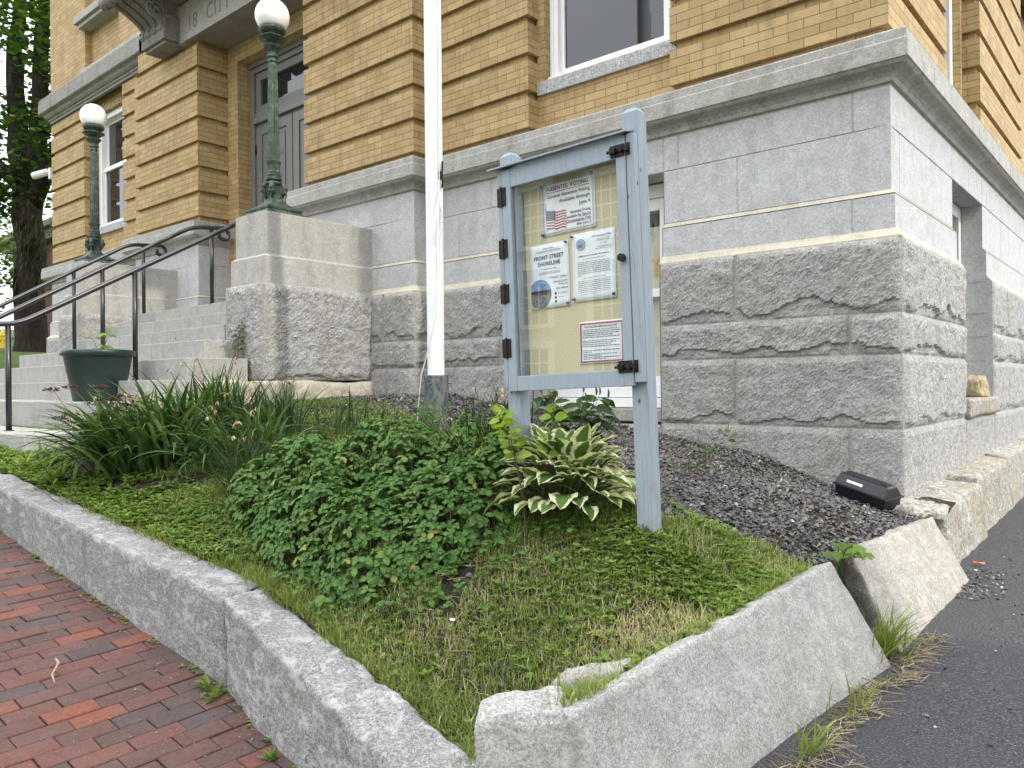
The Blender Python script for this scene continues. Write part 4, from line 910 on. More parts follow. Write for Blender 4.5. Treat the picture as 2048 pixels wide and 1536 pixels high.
# local frame: x along the board, y depth (front negative), z up; case runs z .58..1.52
XL, XR, ZL, ZT = -.302, .369, .585, 1.535
def post(x0, ztop, zb=-.25):
    m = MB(); a, b = (x0, 0.0, zb), (x0 + .068, .066, ztop - .018); m.cbox(a, b, .004)
    cx, cy = x0 + .034, .033
    vs = [(x0, 0, ztop - .019), (x0 + .068, 0, ztop - .019), (x0 + .068, .066, ztop - .019), (x0, .066, ztop - .019), (cx - .018, cy - .018, ztop), (cx + .018, cy - .018, ztop), (cx + .018, cy + .018, ztop), (cx - .018, cy + .018, ztop)]
    m.add(vs, [(0, 1, 5, 4), (1, 2, 6, 5), (2, 3, 7, 6), (3, 0, 4, 7), (4, 5, 6, 7)], r=.5)
    return m.build('post', 'wood', nb)
post(XR - .068, 1.625); post(XL - .014, 1.60)
nbb('case', 'wood', nb, [((XL - .004, -.034, ZL + .005), (XL + .022, -.001, ZT - .02)), ((XR - .033, -.034, ZL + .004), (XR, -.001, ZT - .02)), ((XL + .024, -.012, ZT - .05), (XR - .035, .064, ZT - .02)), ((XL + .07, -.012, ZL), (XR - .073, .064, ZL + .02)), ((XL + .069, .050, ZL + .02), (XR - .072, .066, ZT - .05))])
m = MB(); m.box((XL + .069, .044, ZL + .02), (XR - .072, .0495, ZT - .05)); m.build('backing_board', 'cork', nb)
nbb('inner_lining', 'wood2', nb, [((XL + .0685, -.01, ZL + .021), (XL + .078, .0435, ZT - .051))], .001); nbb('inner_lining', 'wood2', nb, [((XR - .080, -.01, ZL + .021), (XR - .0725, .0435, ZT - .051))], .001)
# door
dx0, dx1, dz0, dz1 = XL + .024, XR - .036, ZL - .008, ZT - .024; sw_ = .056
door = nbb('door_frame', 'wood2', nb, [((dx0, -.036, dz0), (dx0 + .046, -.014, dz1)), ((dx1 - .042, -.036, dz0), (dx1, -.014, dz1)), ((dx0 + .0465, -.0355, dz1 - .078), (dx1 - .0425, -.014, dz1)), ((dx0 + .0465, -.0355, dz0), (dx1 - .0425, -.014, dz0 + .062))], .003)
m = MB(); m.add([(dx0 + .04, -.024, dz0 + .055), (dx1 - .035, -.024, dz0 + .055), (dx1 - .035, -.024, dz1 - .07), (dx0 + .04, -.024, dz1 - .07)], [(0, 1, 2, 3)]); gl_ = m.build('glass', 'caseglass', door)
for z in (.70, .93, 1.12, 1.34):
    z += .02; m = MB(); xh = dx0 - .002
    m.cbox((xh - .024, -.0395, z), (xh - .003, -.0345, z + .078), .001); m.cbox((xh + .004, -.041, z), (xh + .024, -.0362, z + .078), .001); m.tube([(xh, -.041, z - .004), (xh, -.041, z + .082)], .0052, 8)
    for q in (.012, .066):
        for dxq in (-.014, .014): m.lathe([(.003, 0), (.003, .002), (.001, .003)], 6, (xh + dxq, -.0405))if False else m.box((xh + dxq - .003, -.0425, z + q - .003), (xh + dxq + .003, -.040, z + q + .003))
    m.build('hinge', 'hardware', door)
for z in (dz0 + .05, dz1 - .075):
    m = MB(); m.cbox((dx1 - .062, -.0415, z), (dx1 - .002, -.0365, z + .045), .001); m.cbox((dx1 + .003, -.0405, z), (dx1 + .022, -.035, z + .045), .001)
    m.tube([(dx1 - .072, -.048, z + .022), (dx1 + .020, -.048, z + .022)], .0055, 8); m.tube([(dx1 - .03, -.046, z + .022), (dx1 - .03, -.062, z + .030)], .004, 6)
    for q in (-.058, -.045, -.014): m.cbox((dx1 + q, -.056, z + .012), (dx1 + q + .010, -.041, z + .033), .001)
    m.cbox((dx1 + .008, -.056, z + .012), (dx1 + .018, -.040, z + .033), .001); m.build('slide_bolt', 'hardware', door)
m = MB(); kz = 1.055; m.tube([(dx1 - .022, -.036, kz), (dx1 - .022, -.044, kz), (dx1 - .022, -.046, kz), (dx1 - .022, -.062, kz)], [.007, .007, .0155, .0145], 14); m.build('knob', 'boxblack', door)
m = MB(); vs = []
for x_ in (XL - .038, XR - .018): vs += [(x_, -.062, ZT - .012), (x_, -.062, ZT - .019), (x_, .03, ZT + .010), (x_, .03, ZT + .002), (x_, .0, ZT - .018)]
m.add(vs, [(0, 5, 7, 2), (1, 3, 8, 6), (0, 1, 6, 5), (2, 7, 8, 3), (0, 2, 3, 1), (5, 6, 8, 7)], r=.5); m.build('sloped_roof_board', 'wood', nb)
# papers: placed in the board's own frame, resting on the cork
MW = Matrix.Translation(NBO) @ Matrix.Rotation(R(-1.9), 4, 'Y')
def paper(name, cx, cz, w, hh, label, curl=.002, tilt=0., border=None, matname='paper'):
    wl = MW @ Vector((cx, .0425, cz)); t = thing(name, wl, label, 'paper notice', 'papers pinned in the notice board', rot=(0, R(-1.9 + tilt), 0))
    m = MB(); nx_, nz_ = 8, 10; vs = []; fs = []
    for j in range(nz_ + 1):
        for i in range(nx_ + 1):
            u, v = i / nx_ - .5, j / nz_ - .5
            vs.append((u * w, -.0005 - curl * (abs(math.sin(3.1 * (u + v) + cx * 9)) * .5 + (max(0, -v) ** 2) * 4), v * hh))
    for j in range(nz_):
        for i in range(nx_): a = j * (nx_ + 1) + i; fs.append((a, a + 1, a + nx_ + 2, a + nx_ + 1))
    m.add(vs, fs, r=.5); s = m.build('sheet', matname, t, smooth=True)
    md = s.modifiers.new('thick', 'SOLIDIFY'); md.thickness = .0004; md.offset = 1
    return t, s
YT = -.0042
def bar(t, x0, x1, z0, z1, mat, name, y=YT): m = MB(); m.box((x0, y, z0), (x1, y + .0004, z1)); return m.build(name, mat, t)
def txt(t, s, size, x, z, mat='ink', align='LEFT', name='lettering', **k): return textmesh(s, size, mat, name, t, (x, YT, z), (R(90), 0, 0), align, extrude=.0001, **k)
def lines(t, rows, mat='greyink', th=.0022):
    m = MB()
    for x0, x1, z in rows:
        x = x0
        while x < x1 - .004:
            w_ = min(RND.uniform(.006, .020), x1 - x); m.box((x, YT, z), (x + w_ * .88, YT + .0004, z + th * RND.uniform(.75, 1.1))); x += w_ + .0012
    return m.build('small_print', mat, t)
def pins(t, pts):
    for x, z in pts:
        m = MB(); m.tube([(x, -.004, z), (x, -.006, z), (x, -.0075, z), (x, -.016, z - .001)], [.005, .0055, .0035, .0048], 8); m.build('push_pin', 'navy', t)
# 1 absentee notice
t, s = paper('voting_notice', .006, 1.325, .272, .222, 'white notice headed ABSENTEE VOTING with a flag, top of the notice board', tilt=0)
o_ = .128
bar(t, -.124, .124, .1005, .1018, 'navy', 'frame_line'); bar(t, -.124, .124, -.1018, -.1005, 'navy', 'frame_line'); bar(t, -.125, -.1238, -.1005, .1005, 'navy', 'frame_line'); bar(t, .1238, .125, -.1005, .1005, 'navy', 'frame_line')
txt(t, 'Absentee Voting', .0290, 0.0, .073, 'navy', 'CENTER', smallcaps=True, bold=.0004); bar(t, -.112, .112, .0645, .0665, 'redink', 'rule')
txt(t, 'General Absentee Voting', .0208, .112, .043, 'ink', 'RIGHT', bold=.0002, sx=.98); txt(t, 'Available through', .0208, .112, .018, 'ink', 'RIGHT', bold=.0002); txt(t, 'June 4', .0208, .112, -.007, 'ink', 'RIGHT', bold=.0002)
for i, q in enumerate(('Absentee Voting', 'available for Special', 'Circumstances Only', 'after June 4')): txt(t, q, .0158, .113, -.037 - i * .0175, 'ink', 'RIGHT', bold=.0002, sx=.92, shear=.2 if i in (2,) else 0)
bar(t, .058, .112, -.0575, -.0565, 'ink', 'underline'); bar(t, -.012, .112, -.0750, -.0740, 'ink', 'underline')
fl = MB(); NX, NZ = 22, 13
def fp(u, v):
    return (-.112 + .004 + .100 * u, YT - .0002, -.006 - .004 * math.sin(u * 5.2) - .032 * max(0, u - .35) - .076 * v * (1 - .05 * u) + .004 * math.sin(u * 8 + v) * (u > .4))
for i in range(NX):
    for j in range(13):
        u0, u1, v0, v1 = i / NX, (i + 1) / NX, j / 13, (j + 1) / 13
        mi = 2 if (u1 < .46 and j < 7) else (0 if j % 2 == 0 else 1)
        fl.add([fp(u0, v1), fp(u1, v1), fp(u1, v0), fp(u0, v0)], [(0, 1, 2, 3)], mi=mi, r=.5)
for i in range(9):
    for j in range(6):
        x_, _, z_ = fp(.03 + .045 * i, .04 + .085 * j); fl.add([(x_ - .0011, YT - .0006, z_ - .0011), (x_ + .0011, YT - .0006, z_ - .0011), (x_ + .0011, YT - .0006, z_ + .0011), (x_ - .0011, YT - .0006, z_ + .0011)], [(0, 1, 2, 3)], mi=1, r=.5)
fl.build('flag_picture', ['redink', 'flagwhite', 'navy'], t)
m = MB(); m.add([(-.114, YT, .008), (-.111, YT, .008), (-.103, YT, -.092), (-.107, YT, -.092)], [(3, 2, 1, 0)], r=.5); m.build('flag_staff', 'drytwig', t)
pins(t, [(-.130, .098), (.126, .106), (-.128, -.104)])
# 2 shoreline flyer
t, s = paper('event_flyer', -.100, 1.050, .205, .268, 'flyer headed FRONT STREET SHORELINE with a round river photo, left in the notice board', curl=.003, tilt=-.5)
txt(t, 'HALLOWELL', .0095, 0, .113, 'greyink', 'CENTER'); txt(t, 'COMMUNITY DISCUSSION', .0105, 0, .100, 'greyink', 'CENTER')
txt(t, 'FRONT STREET', .0235, 0, .071, 'navy', 'CENTER', bold=.0005, sx=.95); txt(t, 'SHORELINE', .0235, 0, .045, 'navy', 'CENTER', bold=.0005, sx=.95)
lines(t, [(-.03, .04, .029), (-.055, .055, .016), (-.055, .06, .010)], th=.0018)
txt(t, 'TUESDAY, JUNE 2', .0120, .094, -.013, 'ink', 'RIGHT'); txt(t, 'Hallowell City Hall', .0095, .094, -.031, 'ink', 'RIGHT', bold=.0001); txt(t, 'Auditorium', .0095, .094, -.043, 'ink', 'RIGHT', bold=.0001); txt(t, '5:30 - 8:00 pm', .0100, .094, -.060, 'ink', 'RIGHT', bold=.0002)
lines(t, [(.042, .092, -.075), (.042, .094, -.080), (.042, .088, -.094), (.042, .07, -.108)], th=.0016); lines(t, [(.02, .042, -.124), (.055, .09, -.126), (.055, .09, -.121)], th=.003)
ph = MB(); n = 40; cx, cz_, ra, rb_ = -.052, -.072, .060, .062
for i in range(n):
    z0 = cz_ - rb_ + 2 * rb_ * i / n; z1 = cz_ - rb_ + 2 * rb_ * (i + 1) / n
    def hw(z): return ra * math.sqrt(max(0, 1 - ((z - cz_) / rb_) ** 2))
    f_ = i / n; mi = 2 if f_ < .42 else (3 if f_ < .52 else (1 if f_ < .62 else 0))
    L0, L1 = max(-.1, cx - hw(z0)), max(-.1, cx - hw(z1)); ph.add([(L0, YT, z0), (cx + hw(z0), YT, z0), (cx + hw(z1), YT, z1), (L1, YT, z1)], [(0, 1, 2, 3)], mi=mi, r=.5)
ph.build('river_photo', ['skyink', 'hillink', 'waterink', 'bankink'], t)
for z in (-.077, -.094, -.110):
    m = MB(); m.tube([(.030, YT + .0002, z), (.030, YT - .0004, z)], .0055, 14); m.build('round_icon', 'ink', t)
pins(t, [(.094, -.124), (.094, .126)])
# 3 letter
t, s = paper('meeting_letter', .122, 1.062, .208, .275, 'typed letter with a round blue seal, right of the shoreline flyer', curl=.003, tilt=.3)
txt(t, 'CITY OF HALLOWELL', .0095, .090, .112, 'ink', 'RIGHT', bold=.0002); lines(t, [(.02, .085, .102), (.02, .08, .096), (.035, .07, .084), (.02, .09, .072), (.012, .09, .064)], th=.0017)
m = MB(); m.tube([(-.058, YT + .0003, .090), (-.058, YT, .090)], .023, 28); m.build('round_seal', 'skyink', t); m = MB(); m.tube([(-.058, YT, .090), (-.058, YT - .0004, .090)], .018, 28); m.build('round_seal', 'paper', t)
m = MB(); m.tube([(-.058, YT - .0004, .090), (-.058, YT - .0007, .090)], .0165, 28); m.build('round_seal', 'waterink', t)
m = MB(); m.add([(-.0745, YT - .0012, .090), (-.0415, YT - .0012, .090), (-.046, YT - .0012, .099), (-.058, YT - .0012, .1065), (-.07, YT - .0012, .099)], [(0, 1, 2, 3, 4)], r=.5); m.build('round_seal', 'skyink', t)
lines(t, [(-.072, .082, .042)], 'ink', .0034); lines(t, [(-.05, .06, .030)], th=.002)
lines(t, [(-.078, .08, .018 - .0075 * i) for i in range(7)] + [(-.078, -.055, -.036)], th=.0019); lines(t, [(-.05, .06, -.046)], th=.002)
lines(t, [(-.078, .08, -.058 - .0075 * i) for i in range(7)] + [(-.078, .01, -.111)], th=.0019); lines(t, [(-.066, -.045, -.122), (-.066, -.05, -.128)], th=.0017)
pins(t, [(-.098, .128), (.094, -.122), (-.096, -.126)])
# 4 red bordered notice
t, s = paper('red_bordered_notice', .146, .757, .212, .168, 'white notice with a red border near the bottom of the notice board', tilt=.8)
for a, b, c_, d_ in ((-.101, .101, .0725, .0785), (-.101, .101, -.0785, -.0725), (-.101, -.095, -.0725, .0725), (.095, .101, -.0725, .0725)): bar(t, a, b, c_, d_, 'redink', 'red_border')
txt(t, 'CITY OF HALLOWELL GENERAL ASSISTANCE NOTICE', .0078, -.002, .060, 'ink', 'CENTER', bold=.0002, sx=.80)
lines(t, [(-.088, .085 - .03 * (i % 4 == 3), .050 - .0075 * i) for i in range(5)] + [(-.088, .088 - .02 * (i % 3), .007 - .0075 * i) for i in range(4)] + [(-.088, .088, -.032), (-.088, -.04, -.039), (-.088, .075, -.047), (-.088, 0, -.053), (-.088, .085, -.060), (-.088, .02, -.066)], 'ink', .0024)

# ------------------------------------------------------------------ flagpole and halyard
fp_ = thing('flagpole', (-2.93, -1.27, 1.2), 'white painted flagpole standing in a blue grey metal sleeve', 'flagpole')
m = MB(); m.lathe([(.0655, .40), (.0655, .42), (.067, 2.), (.0675, 5.2), (.06, 8.)], 28, r=.5); m.build('pole', 'pole', fp_, smooth=True)
m = MB(); m.lathe([(.094, -.15), (.094, .415), (.092, .422), (.070, .422)], 28, r=.5)
for q in (0, 2.1, 4.2): m.tube([(.09 * math.cos(q - 1.2), .09 * math.sin(q - 1.2), .36), (.115 * math.cos(q - 1.2), .115 * math.sin(q - 1.2), .36)], .009, 6)
m.build('sleeve', 'sleeve', fp_)
m = MB(); m.cbox((.066, -.02, 1.92), (.078, .02, 1.98), .002); m.tube([(.085, 0, 1.85), (.092, 0, 1.9), (.085, -.0, 1.95), (.092, .0, 2.05)], .008, 6); m.build('cleat', 'hardware', fp_)
rp = MB(); X_, Y_ = -2.93, -1.27
rp.tube([(X_ + .080, Y_ - .01, 5.5), (X_ + .078, Y_ - .02, 3.15), (X_ + .085, Y_ - .03, 2.95)], .0045, 5)
for k in range(5):
    rp.tube([(X_ + .082 + .01 * math.sin(k), Y_ - .03, 3.02), (X_ + .105 + .012 * k % .03, Y_ - .05, 2.90 - .02 * k), (X_ + .11, Y_ - .05, 2.78 - .03 * k), (X_ + .088, Y_ - .04, 2.70 - .02 * k), (X_ + .082, Y_ - .03, 2.85)], .0045, 5)
rp.tube([(X_ + .10, Y_ - .05, 2.80), (X_ + .115, Y_ - .06, 2.66), (X_ + .105, Y_ - .06, 2.56), (X_ + .125, Y_ - .06, 2.48), (X_ + .15, Y_ - .07, 2.43)], .0045, 5)
rp.tube([(X_ + .085, Y_ - .03, 2.80), (X_ + .078, Y_ - .035, 2.4), (X_ + .055, Y_ - .06, 2.05), (X_ - .01, Y_ - .085, 1.78), (X_ - .06, Y_ - .10, 1.62), (X_ - .09, Y_ - .10, 1.42), (X_ - .11, Y_ - .10, 1.27)], .0042, 5)
tag(rp.build('halyard_rope', 'rope', org=(X_ + .08, Y_, 2.8)), 'pale halyard rope hanging in loops beside the flagpole', 'rope')

# ------------------------------------------------------------------ planter, box, camera, small litter
pl = thing('planter', (-5.80, -2.61, 1.435), 'dark green plastic planter tub standing on the stairs', 'planter')
pl.scale = (.95, .95, 1)
m = MB(); m.lathe([(.205, 0), (.212, .01), (.285, .385), (.287, .395), (.270, .395), (.262, .33), (.01, .33)], 48, r=.5); m.build('tub', 'potgreen', pl, smooth=False)
for p in pl.children[0].data.polygons: p.use_smooth = True
m = MB(); m.lathe([(.285, .392), (.306, .394), (.312, .402), (.312, .432), (.306, .443), (.292, .446), (.278, .440), (.270, .40)], 48, cap=False, r=.5); m.build('rim', 'potgreen', pl, smooth=True)
m = MB(); m.lathe([(.268, .375), (.15, .385), (.001, .39)], 30, cap=False, r=.5); m.build('potting_soil', 'soil', pl, smooth=True)
bx = thing('bait_box', (-.075, -.315, .785), 'black plastic box with a white label, tucked on gravel at the wall corner', 'box', rot=(R(6), R(11), R(-22)))
def rbox(m, x, y, z0, z1, dx, dy, c): m.cbox((-x - dx, -y - dy, z0), (x + dx, y + dy, z1), c)
m = MB(); vs = []
for e, z in ((0, 0), (.012, .012), (.016, .088), (.016, .09)):
    vs += [(-.165 - e, -.058 - e, z), (.165 + e, -.058 - e, z), (.165 + e, .058 + e, z), (-.165 - e, .058 + e, z)]
m.add(vs, [(3, 2, 1, 0)] + [(i * 4 + k, i * 4 + (k + 1) % 4, i * 4 + 4 + (k + 1) % 4, i * 4 + 4 + k) for i in range(3) for k in range(4)], r=.5); m.build('body', 'boxblack', bx)
m = MB(); bm = bmesh.new(); bmesh.ops.create_cube(bm, size=1)
for v in bm.verts: v.co = Vector((v.co.x * (.38 if v.co.z < 0 else .345), v.co.y * (.162 if v.co.z < 0 else .085), .086 + (v.co.z + .5) * .072))
bmesh.ops.bevel(bm, geom=bm.edges[:], offset=.012, segments=3, profile=.5, affect='EDGES'); m.bm(bm, r=.5); m.cbox((-.194, -.086, .082), (.194, .086, .094), .004); m.cbox((.10, -.02, .156), (.14, .02, .162), .002); lid = m.build('lid', 'boxblack', bx, smooth=False)
m = MB(); m.box((-.075, -.001, 0), (.04, .001, .016)); lb = m.build('label_strip', 'labelwhite', lid); lb.location = (-.03, -.0655, .116); lb.rotation_euler = (R(-27), 0, 0)
sc = thing('security_camera', (-14.44, .06, 5.55), 'white security camera on the far left corner of the brick wall', 'camera', rot=(0, 0, 0))
m = MB(); m.cbox((-.01, -.09, -.11), (-.08, .07, .10), .01); m.build('wall_plate', 'camwhite', sc)
m = MB(); m.tube([(-.05, -.02, .02), (-.16, -.05, .05), (-.24, -.08, .05)], .025, 8); m.build('arm', 'camwhite', sc, smooth=True)
m = MB(); m.tube([(-.20, -.04, .06), (-.21, -.05, .06), (-.34, -.24, -.03), (-.36, -.27, -.04)], [.04, .062, .066, .05], 14); m.tube([(-.36, -.27, -.04), (-.362, -.273, -.041)], .035, 12, mi=0); m.build('housing', 'camwhite', sc, smooth=True)
m = MB(); bm = bmesh.new(); bmesh.ops.create_icosphere(bm, subdivisions=1, radius=.011)
for v in bm.verts: v.co = Vector((v.co.x * 1.2, v.co.y * .8, v.co.z * .5)) * (1 + .3 * noise.noise(v.co * 90))
m.bm(bm, r=.5); tag(m.build('paper_scrap', 'scrapwhite', loc=(-.55, -3.49, gz(-.55, -3.49) + .03)), 'small white paper scrap lying in the grass', 'litter')
m = MB(); m.add([(-.03, -.012, 0), (.0, -.02, .012), (.035, -.01, .004), (.03, .014, .010), (-.005, .018, .002), (-.028, .012, .012)], [(0, 1, 5), (1, 4, 5), (1, 2, 3, 4)], r=.5); o = m.build('orange_fragment', 'orange', loc=(.50, -.12, .45)); tag(o, 'small orange fragment on the stones beside the driveway', 'litter')
o.modifiers.new('thick', 'SOLIDIFY').thickness = .004
for (a, b, lab, mt) in (((-3.72, -3.80, .965), (-3.30, -3.79, .905), 'thin brown twig lying across the granite kerb at the left', 'twig'), ((-2.05, -4.26, .455), (-1.86, -4.33, .425), 'pale straw stick lying on the red paving bricks', 'drytwig')):
    m = MB(); A, B = Vector(a), Vector(b); m.tube([A, A.lerp(B, .35) + Vector((0, .012, .012)), A.lerp(B, .7) + Vector((0, -.01, .006)), B], [.0035, .005, .004, .002], 6); tag(m.build('twig', mt, org=a), lab, 'twig')
sp = MB()
for _ in range(430):
    q = RND.random() ** 1.5
    if RND.random() < .5: x, y = .46 + .30 * RND.random() * (1 - .5 * q), -.2 - .75 * RND.random()
    else: x, y = .55 + 2.2 * q, RND.uniform(-3.2, 1.2)
    pebble(sp, x, y, az(x, y) + .004, .005 + .010 * RND.random() ** 2, min(1, RND.random() * 1.1))
kind(sp.build('loose_stones', 'gravel'), 'stuff')

# ------------------------------------------------------------------ vegetation
def strap(mb, base, az_, L, w, lift, droop, n=7, r=None, fold=.25, twist=0.):
    p = Vector(base); e = R(lift); vs = []; uv = []; r = RND.random() if r is None else r
    hd = Vector((math.cos(az_), math.sin(az_), 0)); side0 = Vector((-hd.y, hd.x, 0))
    for i in range(n + 1):
        t = i / n; d = hd * math.cos(e) + Vector((0, 0, 1)) * math.sin(e); up = side0.cross(d) * -1
        tw = twist * t; side = side0 * math.cos(tw) + up * math.sin(tw)
        ww = w * (.55 + .45 * min(1, t * 4)) * (1 - max(0, t - .55) / .45 * .93) * .5
        vs += [tuple(p - side * ww + up * ww * fold), tuple(p), tuple(p + side * ww + up * ww * fold)]; uv += [(-1, t), (0, t), (1, t)]
        p = p + d * (L / n); e -= R(droop) / n * (.5 + 1.1 * t)
    fs = []
    for i in range(n): a = i * 3; fs += [(a, a + 1, a + 4, a + 3), (a + 1, a + 2, a + 5, a + 4)]
    mb.add(vs, fs, uv, r=r); return p

def leafshape(mb, p, d, up, L, w, prof='oval', bend=.3, fold=.2, n=5, r=None, wave=0.):
    "leaf blade from p along d, face normal about up"
    p = Vector(p); d = Vector(d).normalized(); up = Vector(up); up = (up - d * up.dot(d)).normalized(); side = d.cross(up); r = RND.random() if r is None else r
    vs = []; uv = []; ph = RND.random() * 6.28
    for i in range(n + 1):
        t = i / n
        if prof == 'oval': ww = math.sin(math.pi * min(1, t * .97 + .03)) ** .75
        elif prof == 'heart': ww = (math.sin(math.pi * min(1., (t * .93 + .07)) ** .72)) ** .85
        else: ww = math.sin(math.pi * (t * .96 + .04)) ** 1.1 * (1 - .25 * t)
        ww *= w * .5
        c = p + d * (L * t) - up * (bend * L * t * t)
        wv = wave * w * math.sin(t * 14 + ph)
        vs += [tuple(c - side * ww + up * (ww * fold + wv)), tuple(c - side * ww * .5 + up * ww * fold * .35), tuple(c), tuple(c + side * ww * .5 + up * ww * fold * .35), tuple(c + side * ww + up * (ww * fold - wv))]
        uv += [(-1, t), (-.5, t), (0, t), (.5, t), (1, t)]
    fs = []
    for i in range(n):
        for k in range(4): a = i * 5 + k; fs.append((a, a + 1, a + 6, a + 5))
    mb.add(vs, fs, uv, r=r)

def withered(mb, p, s=.03, dirn=None):
    for k in range(RND.randint(4, 7)):
        a = RND.random() * 6.28; leafshape(mb, p, (math.cos(a), math.sin(a), RND.uniform(-.9, .4)), (0, 0, 1), s * RND.uniform(.6, 1.1), s * .35, n=3, bend=.6)
def U(a, b): return RND.uniform(a, b)

def clump(name, c, n, Lr, wr, lift, droop, mat, label, spread=.12, az_mean=None, az_sd=3.2, flowers=0, fl_h=.45, cat='plant', group=None, twist=.5):
    t = thing(name, (c[0], c[1], gz(*c[:2])), label, cat, group); o = Vector(t.location)
    m = MB(); st = MB(); fl = MB()
    for i in range(n):
        a = U(0, 6.283) if az_mean is None else RND.gauss(az_mean, az_sd); q = spread * math.sqrt(RND.random())
        b = U(0, 6.283); x, y = q * math.cos(b), q * math.sin(b); z = gz(c[0] + x, c[1] + y) - o.z - .01
        strap(m, (x, y, z), a, U(*Lr), U(*wr), U(*lift), U(*droop), twist=U(-twist, twist))
    m.build('foliage', mat, t)
    for i in range(flowers):
        a = U(0, 6.283); h_ = fl_h * U(.75, 1.15); q = spread * .9; x, y = q * math.cos(a) * U(.2, 1), q * math.sin(a) * U(.2, 1); lx, ly = h_ * U(-.45, .45), h_ * U(-.5, .3)
        P = [(x, y, 0), (x + lx * .4, y + ly * .4, h_ * .6), (x + lx, y + ly, h_), (x + lx * 1.1 + .015, y + ly * 1.1, h_ - .005)]
        st.tube(P, [.0035, .003, .0025, .002], 5); fl = MB(); withered(fl, P[-1], U(.022, .04)); fl.build('withered_flower', 'petal', t)
    if flowers: st.build('flower_stalks', 'stem', t)
    return t
G1 = 'strap leaved clumps in the planting bed'
clump('daffodil_clump', (-3.66, -3.16), 400, (.42, .74), (.020, .038), (36, 84), (50, 118), 'strap', 'broad fountain like clump of arching strap leaves in front of the planter', spread=.30, flowers=18, fl_h=.42, group=G1, az_mean=R(228), az_sd=1.5)
clump('daffodil_clump', (-3.02, -2.86), 170, (.34, .58), (.012, .024), (35, 84), (45, 118), 'strap', 'drooping strap leaves between the big fountain clump and the clover', spread=.26, flowers=6, fl_h=.4, group=G1, az_mean=R(280), az_sd=1.5)
clump('daffodil_clump', (-3.95, -2.55), 120, (.42, .62), (.015, .026), (62, 89), (15, 70), 'strap', 'tall upright strap leaves with tan withered flowers, in front of the lower steps', spread=.22, flowers=9, fl_h=.60, group=G1)
clump('daffodil_clump', (-3.55, -2.35), 210, (.32, .50), (.008, .014), (50, 88), (15, 70), 'bluestrap', 'dense narrow dark leaves before the right pedestal footing', spread=.24, flowers=5, fl_h=.4, group=G1)
clump('daffodil_clump', (-3.15, -1.95), 46, (.25, .42), (.010, .015), (55, 88), (10, 60), 'bluestrap', 'sparse upright leaves standing beside the gravel in front of the pedestal', spread=.26, group=G1)
clump('fine_leaf_clump', (-2.42, -3.18), 230, (.30, .50), (.0035, .006), (35, 85), (20, 95), 'fineleaf', 'thin grassy blue green tuft at the left edge of the clover', spread=.09, az_sd=1.6, az_mean=R(160), group=G1, flowers=4, fl_h=.42)
clump('fine_leaf_clump', (-1.12, -2.66), 460, (.36, .60), (.004, .008), (48, 86), (15, 95), 'fineleaf', 'dense grassy tuft of narrow leaves between the clover and the hosta', spread=.20, flowers=10, fl_h=.45, group=G1, az_mean=R(-15), az_sd=1.3)

# clover mound
cl = thing('clover_patch', (-1.45, -3.08, gz(-1.45, -3.08)), 'big mound of green clover with pale chevron marks in the middle of the bed', 'clover'); o = Vector(cl.location)
lv = MB(); st = MB()
def canopy(x, y):
    dx, dy = (x + 1.50) / .90, (y + 3.08) / .50; dd = dx * dx + dy * dy + .30 * noise.noise(Vector((x * 3, y * 3, 5)))
    return .0 if dd >= 1 else (.46 * (1 - dd) ** .40) * (.76 + .48 * noise.noise(Vector((x * 4.2, y * 4.2, 1)))) * (1.0 + .10 * (y + 3.0))
def trifoliate(x, y, z, s, nrm):
    a0 = U(0, 6.28); nrm = Vector(nrm).normalized(); r = min(1, max(0, RND.gauss(.5, .25))); t1 = nrm.cross(Vector((0, 0, 1)))
    if t1.length < .1: t1 = Vector((1, 0, 0))
    t1.normalize(); t2 = nrm.cross(t1)
    for k in range(3):
        a = a0 + k * 2.094 + U(-.15, .15); d = t1 * math.cos(a) + t2 * math.sin(a) + nrm * U(-.25, .2)
        leafshape(lv, (x, y, z), d, nrm, s * U(.9, 1.1), s * .72, bend=U(.05, .3), fold=U(.05, .35), n=4, r=min(1, max(0, r + U(-.08, .08))))
n = 0
while n < 3500:
    x, y = U(-2.45, -.5), U(-3.62, -2.5); c = canopy(x, y)
    if c <= 0: continue
    e = .02; gx, gy = (canopy(x + e, y) - canopy(x - e, y)) / (2 * e), (canopy(x, y + e) - canopy(x, y - e)) / (2 * e)
    nv = Vector((-gx * .45, -gy * .45 - .15, 1)).normalized() + Vector((U(-.35, .35), U(-.45, .25), U(-.1, .2)))
    f = 1 - (RND.random() ** 2.2) * .55; zz = gz(x, y) - o.z
    trifoliate(x - o.x, y - o.y, zz + max(.03, c * f), U(.018, .042), nv); n += 1
    if n % 2 == 0: st.tube([(x - o.x + U(-.04, .04), y - o.y + U(-.02, .06), zz), (x - o.x, y - o.y, zz + c * f)], .0017, 4, cap=False)
for _ in range(240):   # low scouts round the foot
    a = U(3.0, 6.6); q = U(.85, 1.25); x, y = -1.45 + .92 * q * math.cos(a), -3.08 + .5 * q * math.sin(a)
    if in_bed(x, y): trifoliate(x - o.x, y - o.y, gz(x, y) - o.z + U(.02, .09), U(.018, .036), (U(-.3, .3), U(-.5, .1), 1))
for _ in range(26):
    x, y = U(-2.2, -.8), U(-3.4, -2.7); zz = gz(x, y) - o.z; strap(st, (x - o.x, y - o.y, zz), U(0, 6.28), U(.45, .62), .008, U(70, 88), U(60, 150), r=U(.5, 1))
lv.build('foliage', 'clover', cl); st.build('stalks', 'stem', cl)

